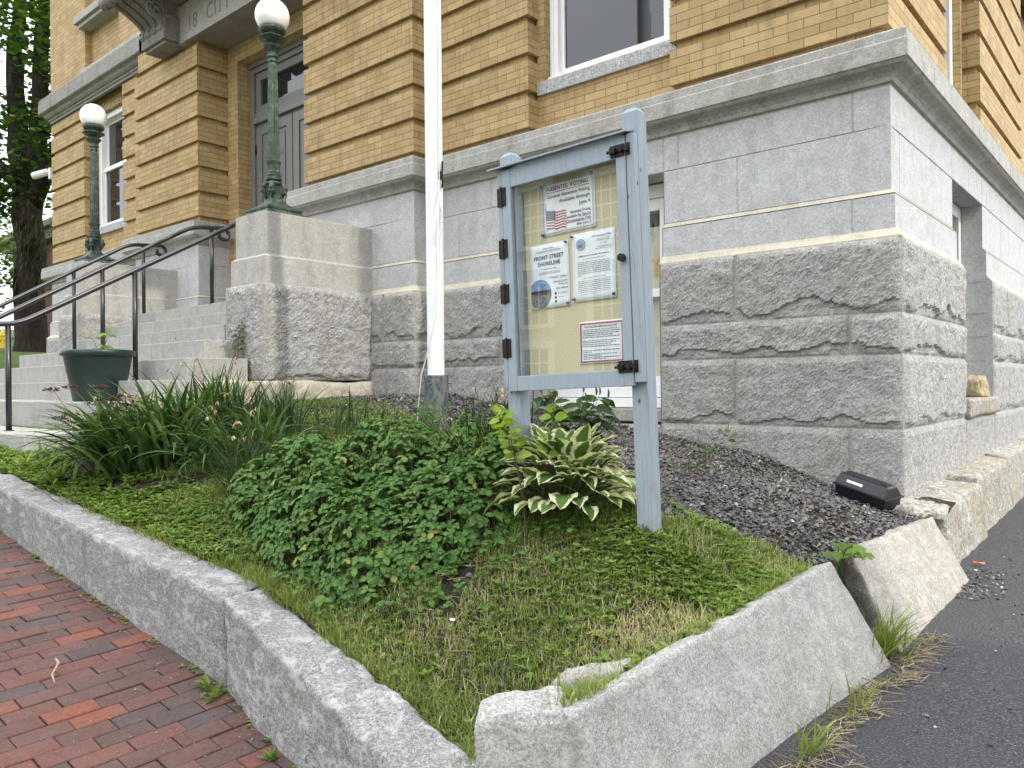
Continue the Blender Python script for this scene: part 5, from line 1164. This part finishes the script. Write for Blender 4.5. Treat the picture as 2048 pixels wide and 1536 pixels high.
# hosta
ho = thing('hosta', (-.52, -2.87, gz(-.52, -2.87)), 'hosta with cream edged green leaves beside the right post of the notice board', 'hosta'); lv = MB(); st = MB()
for i in range(135):
    ring = i / 135; a = i * 2.39996; q = .08 + .23 * ring ** .8; zt = .275 - .25 * ring ** 1.4 + U(-.03, .03)
    P = Vector((q * math.cos(a) * 1.0, q * math.sin(a) * .8, max(.04, zt))); out = Vector((math.cos(a), math.sin(a), 0))
    e = 1.05 - 1.25 * ring + U(-.3, .3); d = out * math.cos(e) + Vector((0, 0, math.sin(e))); up = Vector((0, 0, 1)) * math.cos(e) - out * math.sin(e) + Vector((U(-.3, .3), U(-.3, .3), 0))
    if up.length < .1: up = Vector((0, 0, 1))
    L = U(.085, .140); leafshape(lv, P - d * L * .35, d, up, L, L * U(.66, .86), 'heart', bend=U(.05, .4), fold=U(.15, .5), n=9, wave=.05)
    st.tube([(q * .12 * math.cos(a), q * .12 * math.sin(a), 0), tuple(P * .55 + Vector((0, 0, .02))), tuple(P - d * L * .35)], .004, 5)
for _ in range(26): strap(st, (U(-.2, .2), U(-.25, .1), 0), U(0, 6.28), U(.2, .5), .004, U(30, 85), U(20, 120), r=U(.6, 1))
lv.build('foliage', 'hosta', ho); st.build('stalks', 'stem', ho)

# leafy saplings and weeds
def sapling(name, loc, label, mat, stems, hgt, leafL, leafw, npair, spread=.08, cat='plant', group=None, droop=.3, prof='oval', lean=(0, 0), stemmat='twig', u0=.22):
    t = thing(name, loc, label, cat, group); lv = MB(); st = MB()
    for s in range(stems):
        a = U(0, 6.28); bx_, by_ = spread * math.cos(a) * .4, spread * math.sin(a) * .4; h_ = hgt * U(.7, 1.); P = []
        for k in range(6): u = k / 5; P.append(Vector((bx_ + (spread * math.cos(a) + lean[0]) * u * u + U(-.004, .004), by_ + (spread * math.sin(a) + lean[1]) * u * u, h_ * u)))
        st.tube(P, [.004, .0036, .003, .0025, .002, .0012], 5)
        for k in range(npair):
            u = u0 + (1 - u0) * (k + .5) / npair; i = min(4, int(u * 5)); c = P[i].lerp(P[i + 1], u * 5 - i); b = k * 1.6 + U(-.4, .4)
            for sgn in (0, math.pi):
                d = Vector((math.cos(b + sgn), math.sin(b + sgn), U(.05, .5))); leafshape(lv, c + d * .008, d, (U(-.5, .7), U(-1.1, .1), U(.4, 1)), leafL * U(.6, 1.1), leafw * U(.7, 1.1), prof, bend=droop * U(.5, 1.5), fold=.2, n=5)
        leafshape(lv, P[-1], (math.cos(a) * .3, math.sin(a) * .3, 1), (1, 0, 0), leafL * .5, leafw * .5, prof, n=4)
    lv.build('foliage', mat, t); st.build('stems', stemmat, t); return t
gl = lambda x, y, dz=0: (x, y, gz(x, y) + dz)
sapling('lime_sapling', gl(-.56, -3.03), 'lime green sapling climbing over the lower left corner of the notice board', 'lime', 4, .60, .062, .046, 8, spread=.10, lean=(-.05, 0), u0=.58)
sapling('leafy_weed', gl(-.93, -2.22), 'dark green upright weed behind the notice board, above the hosta', 'broad', 10, .46, .10, .042, 8, spread=.12, droop=.6)
sapling('leafy_weed', gl(-.66, -1.55), 'small loose leafy weed in the gravel right of the notice board post', 'broad', 5, .30, .045, .024, 5, spread=.16, lean=(.10, 0))
sapling('leafy_weed', gl(-2.62, -1.62), 'green weed growing at the foot of the flagpole', 'clover', 6, .26, .05, .035, 5, spread=.10)
sapling('step_weed', (-5.22, -1.62, 1.808), 'green weed growing from the joint between step and right pedestal', 'broad', 4, .33, .055, .017, 9, spread=.04, droop=.8)
sapling('planter_seedling', (-5.83, -2.58, 1.82), 'young seedling with a few leaves sprouting from the planter tub', 'weed', 3, .26, .085, .05, 2, spread=.06, droop=.5, stemmat='stem')
mp = thing('maple_seedling', (.335, -2.12, .80), 'maple seedling with lobed leaves in the gap between the two slabs', 'plant'); lv = MB(); st = MB()
for i in range(9):
    P = Vector((U(-.05, .10), U(-.10, .12), U(.02, .09))); st.tube([(0, 0, -.1), tuple(P * .5 + Vector((0, 0, .02))), tuple(P)], .002, 5); r = RND.random()
    for k in range(5):
        a = -1.1 + (k - 2) * .62 + U(-.1, .1) + i; leafshape(lv, P, (math.cos(a), math.sin(a), -.15), (.2, -.3, 1), U(.05, .065) * (1.1 if k == 2 else .9), .034, 'lance', bend=.2, n=4, r=r)
lv.build('foliage', 'weed', mp); st.build('stems', 'stem', mp)
dn = MB(); dz0_ = gz(-4.2, -3.62)
def rosette(mb, x, y, n, L, w, lift=(10, 60), z=0.):
    for k in range(n):
        a = U(0, 6.28); e = R(U(*lift)); d = Vector((math.cos(a) * math.cos(e), math.sin(a) * math.cos(e), math.sin(e))); r = RND.random()
        l = L * U(.6, 1.1); nseg = 5
        leafshape(mb, (x, y, z), d, (0, 0, 1), l, w, 'lance', bend=U(.1, .6), n=6, r=r)
        for q in range(1, 5):
            c = Vector((x, y, z)) + d * (l * q / 5.2) - Vector((0, 0, .3 * l * (q / 5.2) ** 2)); s = d.cross(Vector((0, 0, 1))).normalized()
            for sg in (-1, 1): leafshape(mb, c, s * sg + d * .5, (0, 0, 1), w * .9, w * .45, 'lance', n=2, r=r)
tn = thing('dandelion', (-4.22, -3.58, gz(-4.22, -3.58)), 'dandelion with jagged leaves at the left end of the kerb, below the bottom step', 'plant'); o = Vector(tn.location)
for k in range(9): x, y = U(-.42, .42), U(-.10, .12); rosette(dn, x, y, 10, U(.14, .27), .024, (15, 75), gz(o.x + x, o.y + y) - o.z)
dn.build('foliage', 'weed', tn)
sd = thing('sedum', (-4.5, -3.15, gz(-4.5, -3.15)), 'dead dark red sedum seed heads hanging in front of the planter', 'plant'); o = Vector(sd.location); st = MB(); hd_ = MB()
for i in range(17):
    x0, y0 = U(-.12, .25), U(-.1, .1); tx, ty, tz = x0 + U(-.22, .80), y0 + U(-.22, .15), U(.24, .50); st.tube([(x0, y0, 0), (x0 * .6 + tx * .4, y0 * .6 + ty * .4, tz * .65), (tx, ty, tz)], [.004, .003, .0022], 5)
    hd_ = MB()
    for k in range(46):
        a = U(0, 6.28); q = .058 * math.sqrt(RND.random()); p = (tx + q * math.cos(a), ty + q * math.sin(a), tz + U(-.006, .012) - q * .25)
        s_ = U(.005, .009); hd_.lathe([(.001, p[2] - s_ * .7), (s_, p[2]), (.001, p[2] + s_ * .7)], 5, p[:2], cap=False)
        if k % 6 == 0: st.tube([(tx, ty, tz - .03), p], .001, 3, cap=False)
    hd_.build('seed_head', 'seedhead', sd)
st.build('stems', 'twig', sd)

# grass of the bed
gb = MB()
def blade(mb, x, y, z, L, w, r, az_=None):
    a = U(0, 6.28) if az_ is None else az_; e = R(U(35, 88)); d = Vector((math.cos(a) * math.cos(e), math.sin(a) * math.cos(e), math.sin(e))); s = Vector((-math.sin(a), math.cos(a), 0)) * w * .5
    p = Vector((x, y, z)); q = p + d * L * .55; e -= R(U(10, 60)); d2 = Vector((math.cos(a) * math.cos(e), math.sin(a) * math.cos(e), math.sin(e))); t = q + d2 * L * .45
    mb.add([tuple(p - s), tuple(p + s), tuple(q + s * .8), tuple(q - s * .8), tuple(t)], [(0, 1, 2, 3), (3, 2, 4)], r=r)
n = 0
while n < 52000:
    x, y = U(-2.9, .30), U(-3.95, -2.25)
    if not in_bed(x, y): continue
    if y > gravel_line(x) - .02 + .25 * noise.noise(Vector((x * 3, y * 3, 2))): continue
    pn_ = noise.noise(Vector((x * 2.6, y * 2.6, 3))) + .5 * noise.noise(Vector((x * 8, y * 8, 6)))
    dry = noise.noise(Vector((x * 1.9 + 4, y * 1.9, 8))) + .35 * noise.noise(Vector((x * 7, y * 7, 1))) + (.30 if (x + .25) ** 2 + (y + 3.35) ** 2 < .13 else -.06)
    if pn_ < -.42 or (canopy(x, y) > .1 and RND.random() < .75): continue
    if x < -1.4 and RND.random() < .5: continue
    dryp = .22 + 1.3 * max(0, dry)
    r = U(.7, 1.) if RND.random() < dryp else U(0, .62)
    blade(gb, x, y, gz(x, y) - .004, U(.020, .058) * (1.25 if r < .6 else .95) * (1.7 if RND.random() < .10 else 1), U(.0022, .0042), r); n += 1
n = 0
while n < 7000:   # brighter longer grass behind the clover and below the pedestal
    x, y = U(-4.7, -2.0), U(-3.3, -1.0)
    if not in_bed(x, y) or y > gravel_line(x) + .2 * noise.noise(Vector((x * 4, y * 4, 2))) or noise.noise(Vector((x * 2.1, y * 2.1, 11))) < -.25: continue
    blade(gb, x, y, gz(x, y) - .004, U(.04, .12), U(.003, .005), U(.1, .66)); n += 1
for _ in range(2600):  # edges over kerb and slab, taller
    if RND.random() < .6: x = U(-1.9, .1); y = kin(x) + abs(RND.gauss(0, .05)) + .015
    else: x = .30 - abs(RND.gauss(0, .03)); y = U(-3.9, -2.3)
    if in_bed(x, y): blade(gb, x, y, gz(x, y) - .004, U(.03, .085), U(.0025, .0045), U(0, .7))
for _ in range(1700):   # ragged fringe hanging over the kerb
    x = U(-3.6, .05); y = kin(x) + U(-.03, .03)
    if noise.noise(Vector((x * 5, 2, 0))) > -.15: blade(gb, x, y, gz(x, max(y, kin(x))) + .002, U(.03, .09), U(.0025, .0045), U(0, .75), -1.57 + RND.gauss(0, .7))
kind(gb.build('grass', 'grass'), 'stuff')
sb_ = MB()
for _ in range(1500):
    x, y = U(-2.2, .3), U(-3.85, -2.5)
    if in_bed(x, y) and (RND.random() < .35 or (x + .25) ** 2 + (y + 3.3) ** 2 < .30): a = U(0, 6.28); l = U(.03, .11); z = gz(x, y) + U(.006, .025); sb_.tube([(x, y, z), (x + l * .5 * math.cos(a), y + l * .5 * math.sin(a), z + U(0, .012)), (x + l * math.cos(a), y + l * math.sin(a), z + U(-.008, .01))], .0011, 3, cap=False)
for _ in range(1000):  # dry strip along the slab foot on the drive
    y = U(-4.3, -1.7); x = .56 + .05 * noise.noise(Vector((y * 5, 0, 0))) + abs(RND.gauss(0, .035)) + (.02 if y > -2.4 else 0); a = U(0, 6.28); l = U(.02, .09); z = az(x, y) + U(.003, .02)
    sb_.tube([(x, y, z), (x + l * math.cos(a), y + l * math.sin(a), z + U(-.002, .012))], .0012, 3, cap=False, r=U(.0, .9))
for _ in range(420):   # dead leaf crumbs along the kerb foot, in the lawn and on the paving
    q = RND.random()
    if q < .4: x = U(-6, 0); y = -3.88 - abs(RND.gauss(0, .06)) - (.0 if x < -1.4 else .17 * (x + 1.4)); z = sz(x, y) + .004
    elif q < .55: x, y = U(-5, -.6), U(-5.2, -4.); z = sz(x, y) + .004
    else:
        x, y = U(-2.6, .25), U(-3.8, -2.0)
        if not in_bed(x, y): continue
        z = gz(x, y) + U(.01, .03)
    a = U(0, 6.28); leafshape(sb_, (x, y, z), (math.cos(a), math.sin(a), U(-.05, .3)), (U(-.4, .4), U(-.4, .4), 1), U(.008, .024) * (.7 if q < .55 else 1.2), U(.004, .012), n=2, r=U(0, .6))
kind(sb_.build('dry_straw', 'straw'), 'stuff')
# mats of tiny weeds
wd = MB()
def tiny(x, y, z, s, n=3, r=None):
    a0 = U(0, 6.28); r = RND.random() if r is None else r
    for k in range(n):
        a = a0 + 6.283 * k / n + U(-.3, .3); e = U(.05, .7); d = Vector((math.cos(a) * math.cos(e), math.sin(a) * math.cos(e), math.sin(e))); sd_ = Vector((-math.sin(a), math.cos(a), 0)) * s * .38; p = Vector((x, y, z))
        wd.add([tuple(p), tuple(p + d * s * .55 - sd_), tuple(p + d * s), tuple(p + d * s * .55 + sd_)], [(0, 1, 2, 3)], r=min(1, max(0, r + U(-.1, .1))))
n = 0
while n < 12500:
    q = RND.random()
    if q < .55: x, y = U(-5.9, -1.7), 0; y = kin(x) + .01 + abs(RND.gauss(0, .22))
    elif q < .80: x, y = RND.gauss(.0, .22), RND.gauss(-2.88, .20)
    elif q < .93: x, y = U(-4.6, -2.2), U(-3.3, -1.2)
    else: x, y = U(-1.5, .3), U(-3.8, -2.5)
    if not in_bed(x, y) or noise.noise(Vector((x * 3.4, y * 3.4, 7))) < -.16: continue
    if q < .8 and y > gravel_line(x) + .15: continue
    tiny(x, y, gz(x, y) + U(.0, .035), U(.012, .024) * (1.2 if x < -2 else 1), 3 if RND.random() < .6 else 5, U(.35, 1.)); n += 1
for _ in range(70):
    x = U(-3.9, -1.8); y = kin(x) + abs(RND.gauss(.05, .2))
    if in_bed(x, y): rosette(wd, x, y, 7, U(.05, .10), .012, (10, 70), gz(x, y))
for _ in range(34):
    x, y = U(-1.3, .22), U(-3.7, -2.5)
    if in_bed(x, y): rosette(wd, x, y, RND.randint(5, 8), U(.04, .09), U(.012, .02), (10, 60), gz(x, y) + .005)
for _ in range(420):   # at the foot of the kerb and in paving joints
    x = U(-6.5, -.05); y = -3.865 - abs(RND.gauss(0, .018)) - (.0 if x < -1.4 else .17 * (x + 1.4))
    if noise.noise(Vector((x * 4, 0, 3))) > -.02: tiny(x, y, sz(x, y) + .004, U(.008, .018), 4)
for x, y in ((-1.52, -3.90), (-1.40, -3.93), (-.9, -3.99), (-.62, -4.02), (-4.1, -3.9), (-1.46, -3.92)):
    rosette(wd, x, y, 7, U(.05, .09), .016, (20, 85), sz(x, y))
for _ in range(150): x = U(-7., -5.05); z = 1.206; tiny(x, -2.965 - abs(RND.gauss(0, .02)), z, U(.012, .025), 4)
for _ in range(260): x = U(-9.5, -5.1); i = RND.choice((4, 5, 6)); tiny(x, SY[i - 1][0] - .012 - abs(RND.gauss(0, .008)), SY[i][1] + .001, U(.008, .018), 4) if noise.noise(Vector((x * 2, i, 0))) > .12 else None
kind(wd.build('ground_weeds', 'weed'), 'stuff')
def tuft(x, y, z, n, L, label, w=.005):
    t = thing('grass_tuft', (x, y, z), label, 'grass tuft', 'grass tufts at the slab edges'); m = MB()
    for _ in range(n): q = abs(RND.gauss(0, .04)); a = U(0, 6.28); strap(m, (q * math.cos(a), q * 2.0 * math.sin(a), 0), U(-1.8, 1.0), U(.4, 1.) * L, w * U(.7, 1.2), U(45, 88), U(10, 90), n=5, r=U(.1, .62), twist=.6)
    m.build('blades', 'grass', t)
tuft(.50, -2.06, .43, 110, .27, 'tall grass tuft in the gap between the grey slab and the tan slab', .006)
tuft(.57, -2.72, .43, 24, .19, 'small grass tuft at the foot of the grey slab, by the driveway')
tuft(.57, -3.12, .43, 34, .20, 'grass tuft at the foot of the grey slab nearest the camera')
tuft(.22, -3.85, .70, 60, .15, 'grass tuft between the corner block and the small loose stone')
tuft(.02, -3.84, .52, 70, .17, 'grass tuft tucked between the kerb end and the corner block')

# ------------------------------------------------------------------ street tree, far trees, house, hydrant
def tree(name, loc, label, mat, trunk_r, limbs, nleaf, crown, lsize, extra=None):
    t = thing(name, loc, label, 'tree'); tk = MB()
    for pts, rads in limbs:
        Q = []; RR = []
        for i in range(len(pts) - 1):
            for k in range(4): u = k / 4; p = Vector(pts[i]).lerp(Vector(pts[i + 1]), u); Q.append(p + Vector((noise.noise(p * .9), noise.noise(p * .9 + Vector((5, 0, 0))), 0)) * .12); RR.append(rads[i] + (rads[i + 1] - rads[i]) * u)
        Q.append(Vector(pts[-1])); RR.append(rads[-1]); tk.tube(Q, RR, 12, r=.5)
    tk.build('trunk', 'bark', t, smooth=True); lv = MB()
    for (c, rad, nn) in crown:
        c = Vector(c)
        for _ in range(nn):
            v = Vector((RND.gauss(0, 1), RND.gauss(0, 1), RND.gauss(0, 1))); v.normalize(); p = c + Vector((v.x * rad[0], v.y * rad[1], v.z * rad[2])) * RND.random() ** .45
            if noise.noise(p * .55) < -.10 or noise.noise(p * 1.7) < -.32: continue
            a = U(0, 6.28); d = Vector((math.cos(a), math.sin(a), U(-.9, .2))); s = lsize * U(.7, 1.25); up = Vector((U(-.6, .6), U(-.6, .6), 1)); d.normalize(); sdv = d.cross(up).normalized() * s * .48
            lv.add([tuple(p), tuple(p + d * s * .35 - sdv), tuple(p + d * s * .75 - sdv * .75), tuple(p + d * s), tuple(p + d * s * .75 + sdv * .75), tuple(p + d * s * .35 + sdv)], [(0, 1, 2, 3), (0, 3, 4, 5)], r=RND.random())
    if extra: extra(lv)
    lv.build('crown', mat, t); return t
TB = (-20.95, 1.72, 2.35)
def ivy(lv):
    for _ in range(420):
        z = U(1.4, 5.2); a = U(-2.6, .6); q = .37 + U(0, .12) - .02 * z; p = Vector((q * math.cos(a), q * math.sin(a), z)); s = U(.10, .19)
        if noise.noise(Vector((a * 1.2, z * .8, 3))) < -.02: continue
        lv.add([tuple(p), tuple(p + Vector((s * .5, -s * .3, -s * .4))), tuple(p + Vector((0, -s * .2, -s))), tuple(p + Vector((-s * .5, -s * .1, -s * .4)))], [(0, 1, 2, 3)], r=U(.4, 1))
tree('street_tree', TB, 'big leafy tree with a dark forked trunk left of the brick building', 'mapleleaf', .35,
     [([(0, 0, -.3), (0, 0, .5), (-.05, 0, 2.6), (-.12, 0, 4.0)], [.50, .38, .34, .36]), ([(-.1, 0, 3.9), (-.7, -.1, 5.4), (-1.0, .0, 7.6), (-1.1, .2, 10.5)], [.30, .25, .2, .12]),
      ([(-.1, .1, 4.0), (.1, .2, 6), (-.05, .4, 8.8), (.3, .5, 12)], [.26, .21, .17, .10]), ([(0, .1, 3.9), (.9, .5, 5.6), (1.4, .9, 7.6), (1.9, 1.2, 10)], [.22, .17, .12, .06]), ([(-.1, 0, 4.2), (-1.4, -.8, 5.6), (-2.6, -1.6, 7.)], [.2, .14, .06]), ([(.1, .3, 6), (1., 1., 8.), (1.6, 1.8, 9.6)], [.12, .08, .03]), ([(-.9, 0, 6.5), (-2.2, .6, 8.6)], [.12, .05])],
     0, [((.6, .6, 9.5), (4.2, 4.2, 3.6), 12500), ((-.6, .0, 6.4), (3.2, 3.0, 1.9), 4200), ((1.4, .8, 5.3), (1.5, 1.3, 1.1), 900), ((-.6, -.6, 4.4), (1.6, 1.2, .8), 700), ((-2.2, -1.0, 4.7), (1.6, 1.4, 1.2), 1500), ((.9, .9, 4.1), (.7, .9, 1.6), 500)], .155, ivy)
tree('background_tree', (-39, 5.5, 3.4), 'pale green tree at the far left edge, beyond the dark trunk', 'lightleaf', .3, [([(0, 0, -.5), (0, 0, 3), (.3, 0, 7)], [.3, .25, .1])], 0, [((0, 0, 6.), (4.2, 4.2, 3.2), 5200), ((0, 0, 3.2), (3.5, 3., 1.6), 2600)], .20)
tree('background_tree', (-46, 24, 4.0), 'green tree behind the red brick house', 'lightleaf', .3, [([(0, 0, -.5), (0, 0, 3), (.3, 0, 7)], [.3, .25, .1])], 0, [((0, 0, 8.), (7, 7, 5.), 6000)], .3)
hs = thing('brick_house', (-42.0, 11.5, 3.4), 'red brick house with a grey cornice behind the dark tree trunk', 'house'); o = Vector(hs.location)
m = MB(); m.box((-43, 8.0, 2.), (-35, 17, 8.3)); m.build('wall', 'redbrick', hs, org=o, wuv=True)
m = MB(); m.cbox((-43.3, 7.6, 8.3), (-34.6, 17.3, 8.75), .05); m.cbox((-43.5, 7.35, 8.75), (-34.4, 17.5, 9.05), .05); m.build('cornice', 'belt', hs, org=o); m = MB(); m.box((-43, 8, 9.05), (-35, 17, 9.3)); m.build('roof', 'roof', hs, org=o)
for yy in (9.2, 11.6, 14.2):
    m = MB(); m.cbox((-34.99, yy, 5.6), (-34.93, yy + 1.1, 7.4), .02); w_ = m.build('window', 'trimwhite', hs, org=o); m = MB(); m.box((-34.94, yy + .1, 5.7), (-34.92, yy + 1., 7.3)); m.build('pane', 'glass', w_, org=o)
m = MB(); m.cbox((-34.98, 8.3, 3.2), (-34.9, 12.9, 5.1), .02); m.build('red_door', 'redpaint', hs, org=o)
hy = thing('fire_hydrant', (-23.75, 1.93, 2.64), 'yellow fire hydrant on the lawn at the far left edge', 'hydrant'); m = MB()
m.lathe([(.13, 0), (.13, .04), (.09, .05), (.09, .38), (.12, .40), (.12, .43), (.095, .44), (.085, .50), (.05, .55), (.03, .56), (.03, .61), (.001, .61)], 18, r=.5); m.build('barrel', 'hydrant', hy, smooth=False)
m = MB(); m.tube([(-.16, 0, .32), (.16, 0, .32)], .045, 10, r=.5); m.tube([(0, -.15, .30), (0, 0, .30)], .055, 10, r=.5); m.build('outlet', 'hydrant', hy)
# out of view: a mirrored house, then one added to shade the bed
op = thing('cream_house', (-13, -20, 0), 'cream clapboard house with white framed windows across the street, mirrored in the notice board glass', 'house'); o = Vector(op.location)
m = MB(); m.box((-24, -30, -1), (-4, -20, 8.2)); m.build('wall', 'cream', op, org=o); m = MB(); m.add([(-24.4, -30.4, 8.2), (-3.6, -30.4, 8.2), (-3.6, -19.6, 8.2), (-24.4, -19.6, 8.2), (-24.4, -25, 11.4), (-3.6, -25, 11.4)], [(3, 2, 5, 4), (1, 0, 4, 5), (0, 3, 4), (2, 1, 5), (0, 1, 2, 3)], r=.5); m.build('roof', 'roof', op, org=o)
for ix_ in range(7):
    for iz_ in range(3):
        x, z = -23 + 2.75 * ix_, .9 + 2.55 * iz_; m = MB()
        m.cbox((x - .28, -20.0, z - .15), (x + 1.28, -19.93, z), .02); m.cbox((x - .28, -20, z + 1.75), (x + 1.28, -19.90, z + 2.0), .02); m.cbox((x - .25, -20, z), (x, -19.94, z + 1.75), .01); m.cbox((x + 1., -20, z), (x + 1.25, -19.94, z + 1.75), .01)
        for q in (.31, .64): m.box((x + q, -19.96, z), (x + q + .04, -19.93, z + 1.75))
        for q in (.42, .86, 1.28): m.box((x, -19.965, z + q), (x + 1., -19.935, z + q + .045))
        w_ = m.build('window', 'trimwhite', op, org=o); m = MB(); m.box((x, -19.985, z), (x + 1, -19.975, z + 1.75)); m.build('pane', 'glass', w_, org=o)
shade_hs = thing('added_shade_house', (12.5, -6, 0), 'unseen tall cream house added beyond the driveway to shade the bed', 'house'); o = Vector(shade_hs.location)  # unseen volume, added and sized to keep the sun off the bed
m = MB(); m.box((10.5, -14, -1), (17, -1.15, 13.2)); m.build('wall', 'cream', shade_hs, org=o); m = MB(); m.cbox((10.2, -14.3, 13.2), (17.3, -.95, 13.5), .03); m.build('roof', 'roof', shade_hs, org=o)
for k in range(4):
    for z in (1.2, 4.2, 7.0, 10.):
        m = MB(); y = -12.6 + 3. * k; m.cbox((10.44, y, z), (10.5, y + 1.2, z + 1.7), .02); w_ = m.build('window', 'trimwhite', shade_hs, org=o); m = MB(); m.box((10.43, y + .1, z + .1), (10.445, y + 1.1, z + 1.6)); m.build('pane', 'glass', w_, org=o)

# ------------------------------------------------------------------ camera, light, world
cam = bpy.data.cameras.new('camera'); co = bpy.data.objects.new('camera', cam); COL.objects.link(co); scene.camera = co
cam.sensor_width = 36; cam.lens = 1557.6 / 2048 * 36; cam.clip_start = .05; cam.clip_end = 2000
yaw, pit, rol = R(-40.565), R(-.017), R(-.586)
fw = Vector((math.sin(yaw) * math.cos(pit), math.cos(yaw) * math.cos(pit), math.sin(pit))); r_ = Vector((math.cos(yaw), -math.sin(yaw), 0)); u_ = r_.cross(fw)
c_, s_ = math.cos(rol), math.sin(rol); rt = r_ * c_ + u_ * s_; up_ = u_ * c_ - r_ * s_
co.matrix_world = Matrix(((rt.x, up_.x, -fw.x, 1.414), (rt.y, up_.y, -fw.y, -5.447), (rt.z, up_.z, -fw.z, 1.55), (0, 0, 0, 1)))
AZ, EL = R(3.0), R(40)      # sun almost in line with the front wall, a little behind it
sun = bpy.data.lights.new('sun', 'SUN'); so = bpy.data.objects.new('sun', sun); COL.objects.link(so); sun.energy = .70; sun.angle = R(1.2); sun.color = (1, .95, .86)
sd_ = Vector((math.cos(AZ) * math.cos(EL), math.sin(AZ) * math.cos(EL), math.sin(EL))); so.rotation_euler = sd_.to_track_quat('Z', 'Y').to_euler(); so.location = (20, 5, 20)
w = bpy.data.worlds.new('World'); scene.world = w; w.use_nodes = True; nt = w.node_tree; nt.nodes.clear()
sky = nt.nodes.new('ShaderNodeTexSky'); sky.sky_type = 'NISHITA'; sky.sun_disc = False; sky.sun_elevation = EL; sky.sun_rotation = R(90) - AZ; sky.dust_density = .6; sky.air_density = 1.; sky.ozone_density = 1.; sky.altitude = 50
hsv = nt.nodes.new('ShaderNodeHueSaturation'); hsv.inputs['Saturation'].default_value = .30
bg = nt.nodes.new('ShaderNodeBackground'); bg.inputs['Strength'].default_value = .15; ot = nt.nodes.new('ShaderNodeOutputWorld')
tc = nt.nodes.new('ShaderNodeTexCoord'); sx = nt.nodes.new('ShaderNodeSeparateXYZ'); cr = nt.nodes.new('ShaderNodeValToRGB'); mu = nt.nodes.new('ShaderNodeMix'); mu.data_type = 'RGBA'; mu.blend_type = 'MULTIPLY'; mu.inputs[0].default_value = 1
el = cr.color_ramp.elements; el[0].position = 0; el[0].color = (.30, .31, .32, 1); el[1].position = 1; el[1].color = (.95, .97, 1, 1)
nt.links.new(tc.outputs['Generated'], sx.inputs[0]); nt.links.new(sx.outputs[2], cr.inputs[0]); nt.links.new(cr.outputs[0], mu.inputs[6]); mu.inputs[7].default_value = (9.5, 9.5, 9.5, 1)
mw = nt.nodes.new('ShaderNodeMix'); mw.data_type = 'RGBA'; mw.inputs[0].default_value = .72
nt.links.new(sky.outputs[0], hsv.inputs['Color']); nt.links.new(hsv.outputs[0], mw.inputs[6]); nt.links.new(mu.outputs[2], mw.inputs[7]); nt.links.new(mw.outputs[2], bg.inputs[0]); nt.links.new(bg.outputs[0], ot.inputs[0])
scene.view_settings.view_transform = 'Standard'; scene.view_settings.look = 'None'; scene.view_settings.gamma = 1; scene.view_settings.exposure = 1.78
scene.cycles.max_bounces = 6; scene.cycles.diffuse_bounces = 3; scene.cycles.glossy_bounces = 3; scene.cycles.transparent_max_bounces = 8
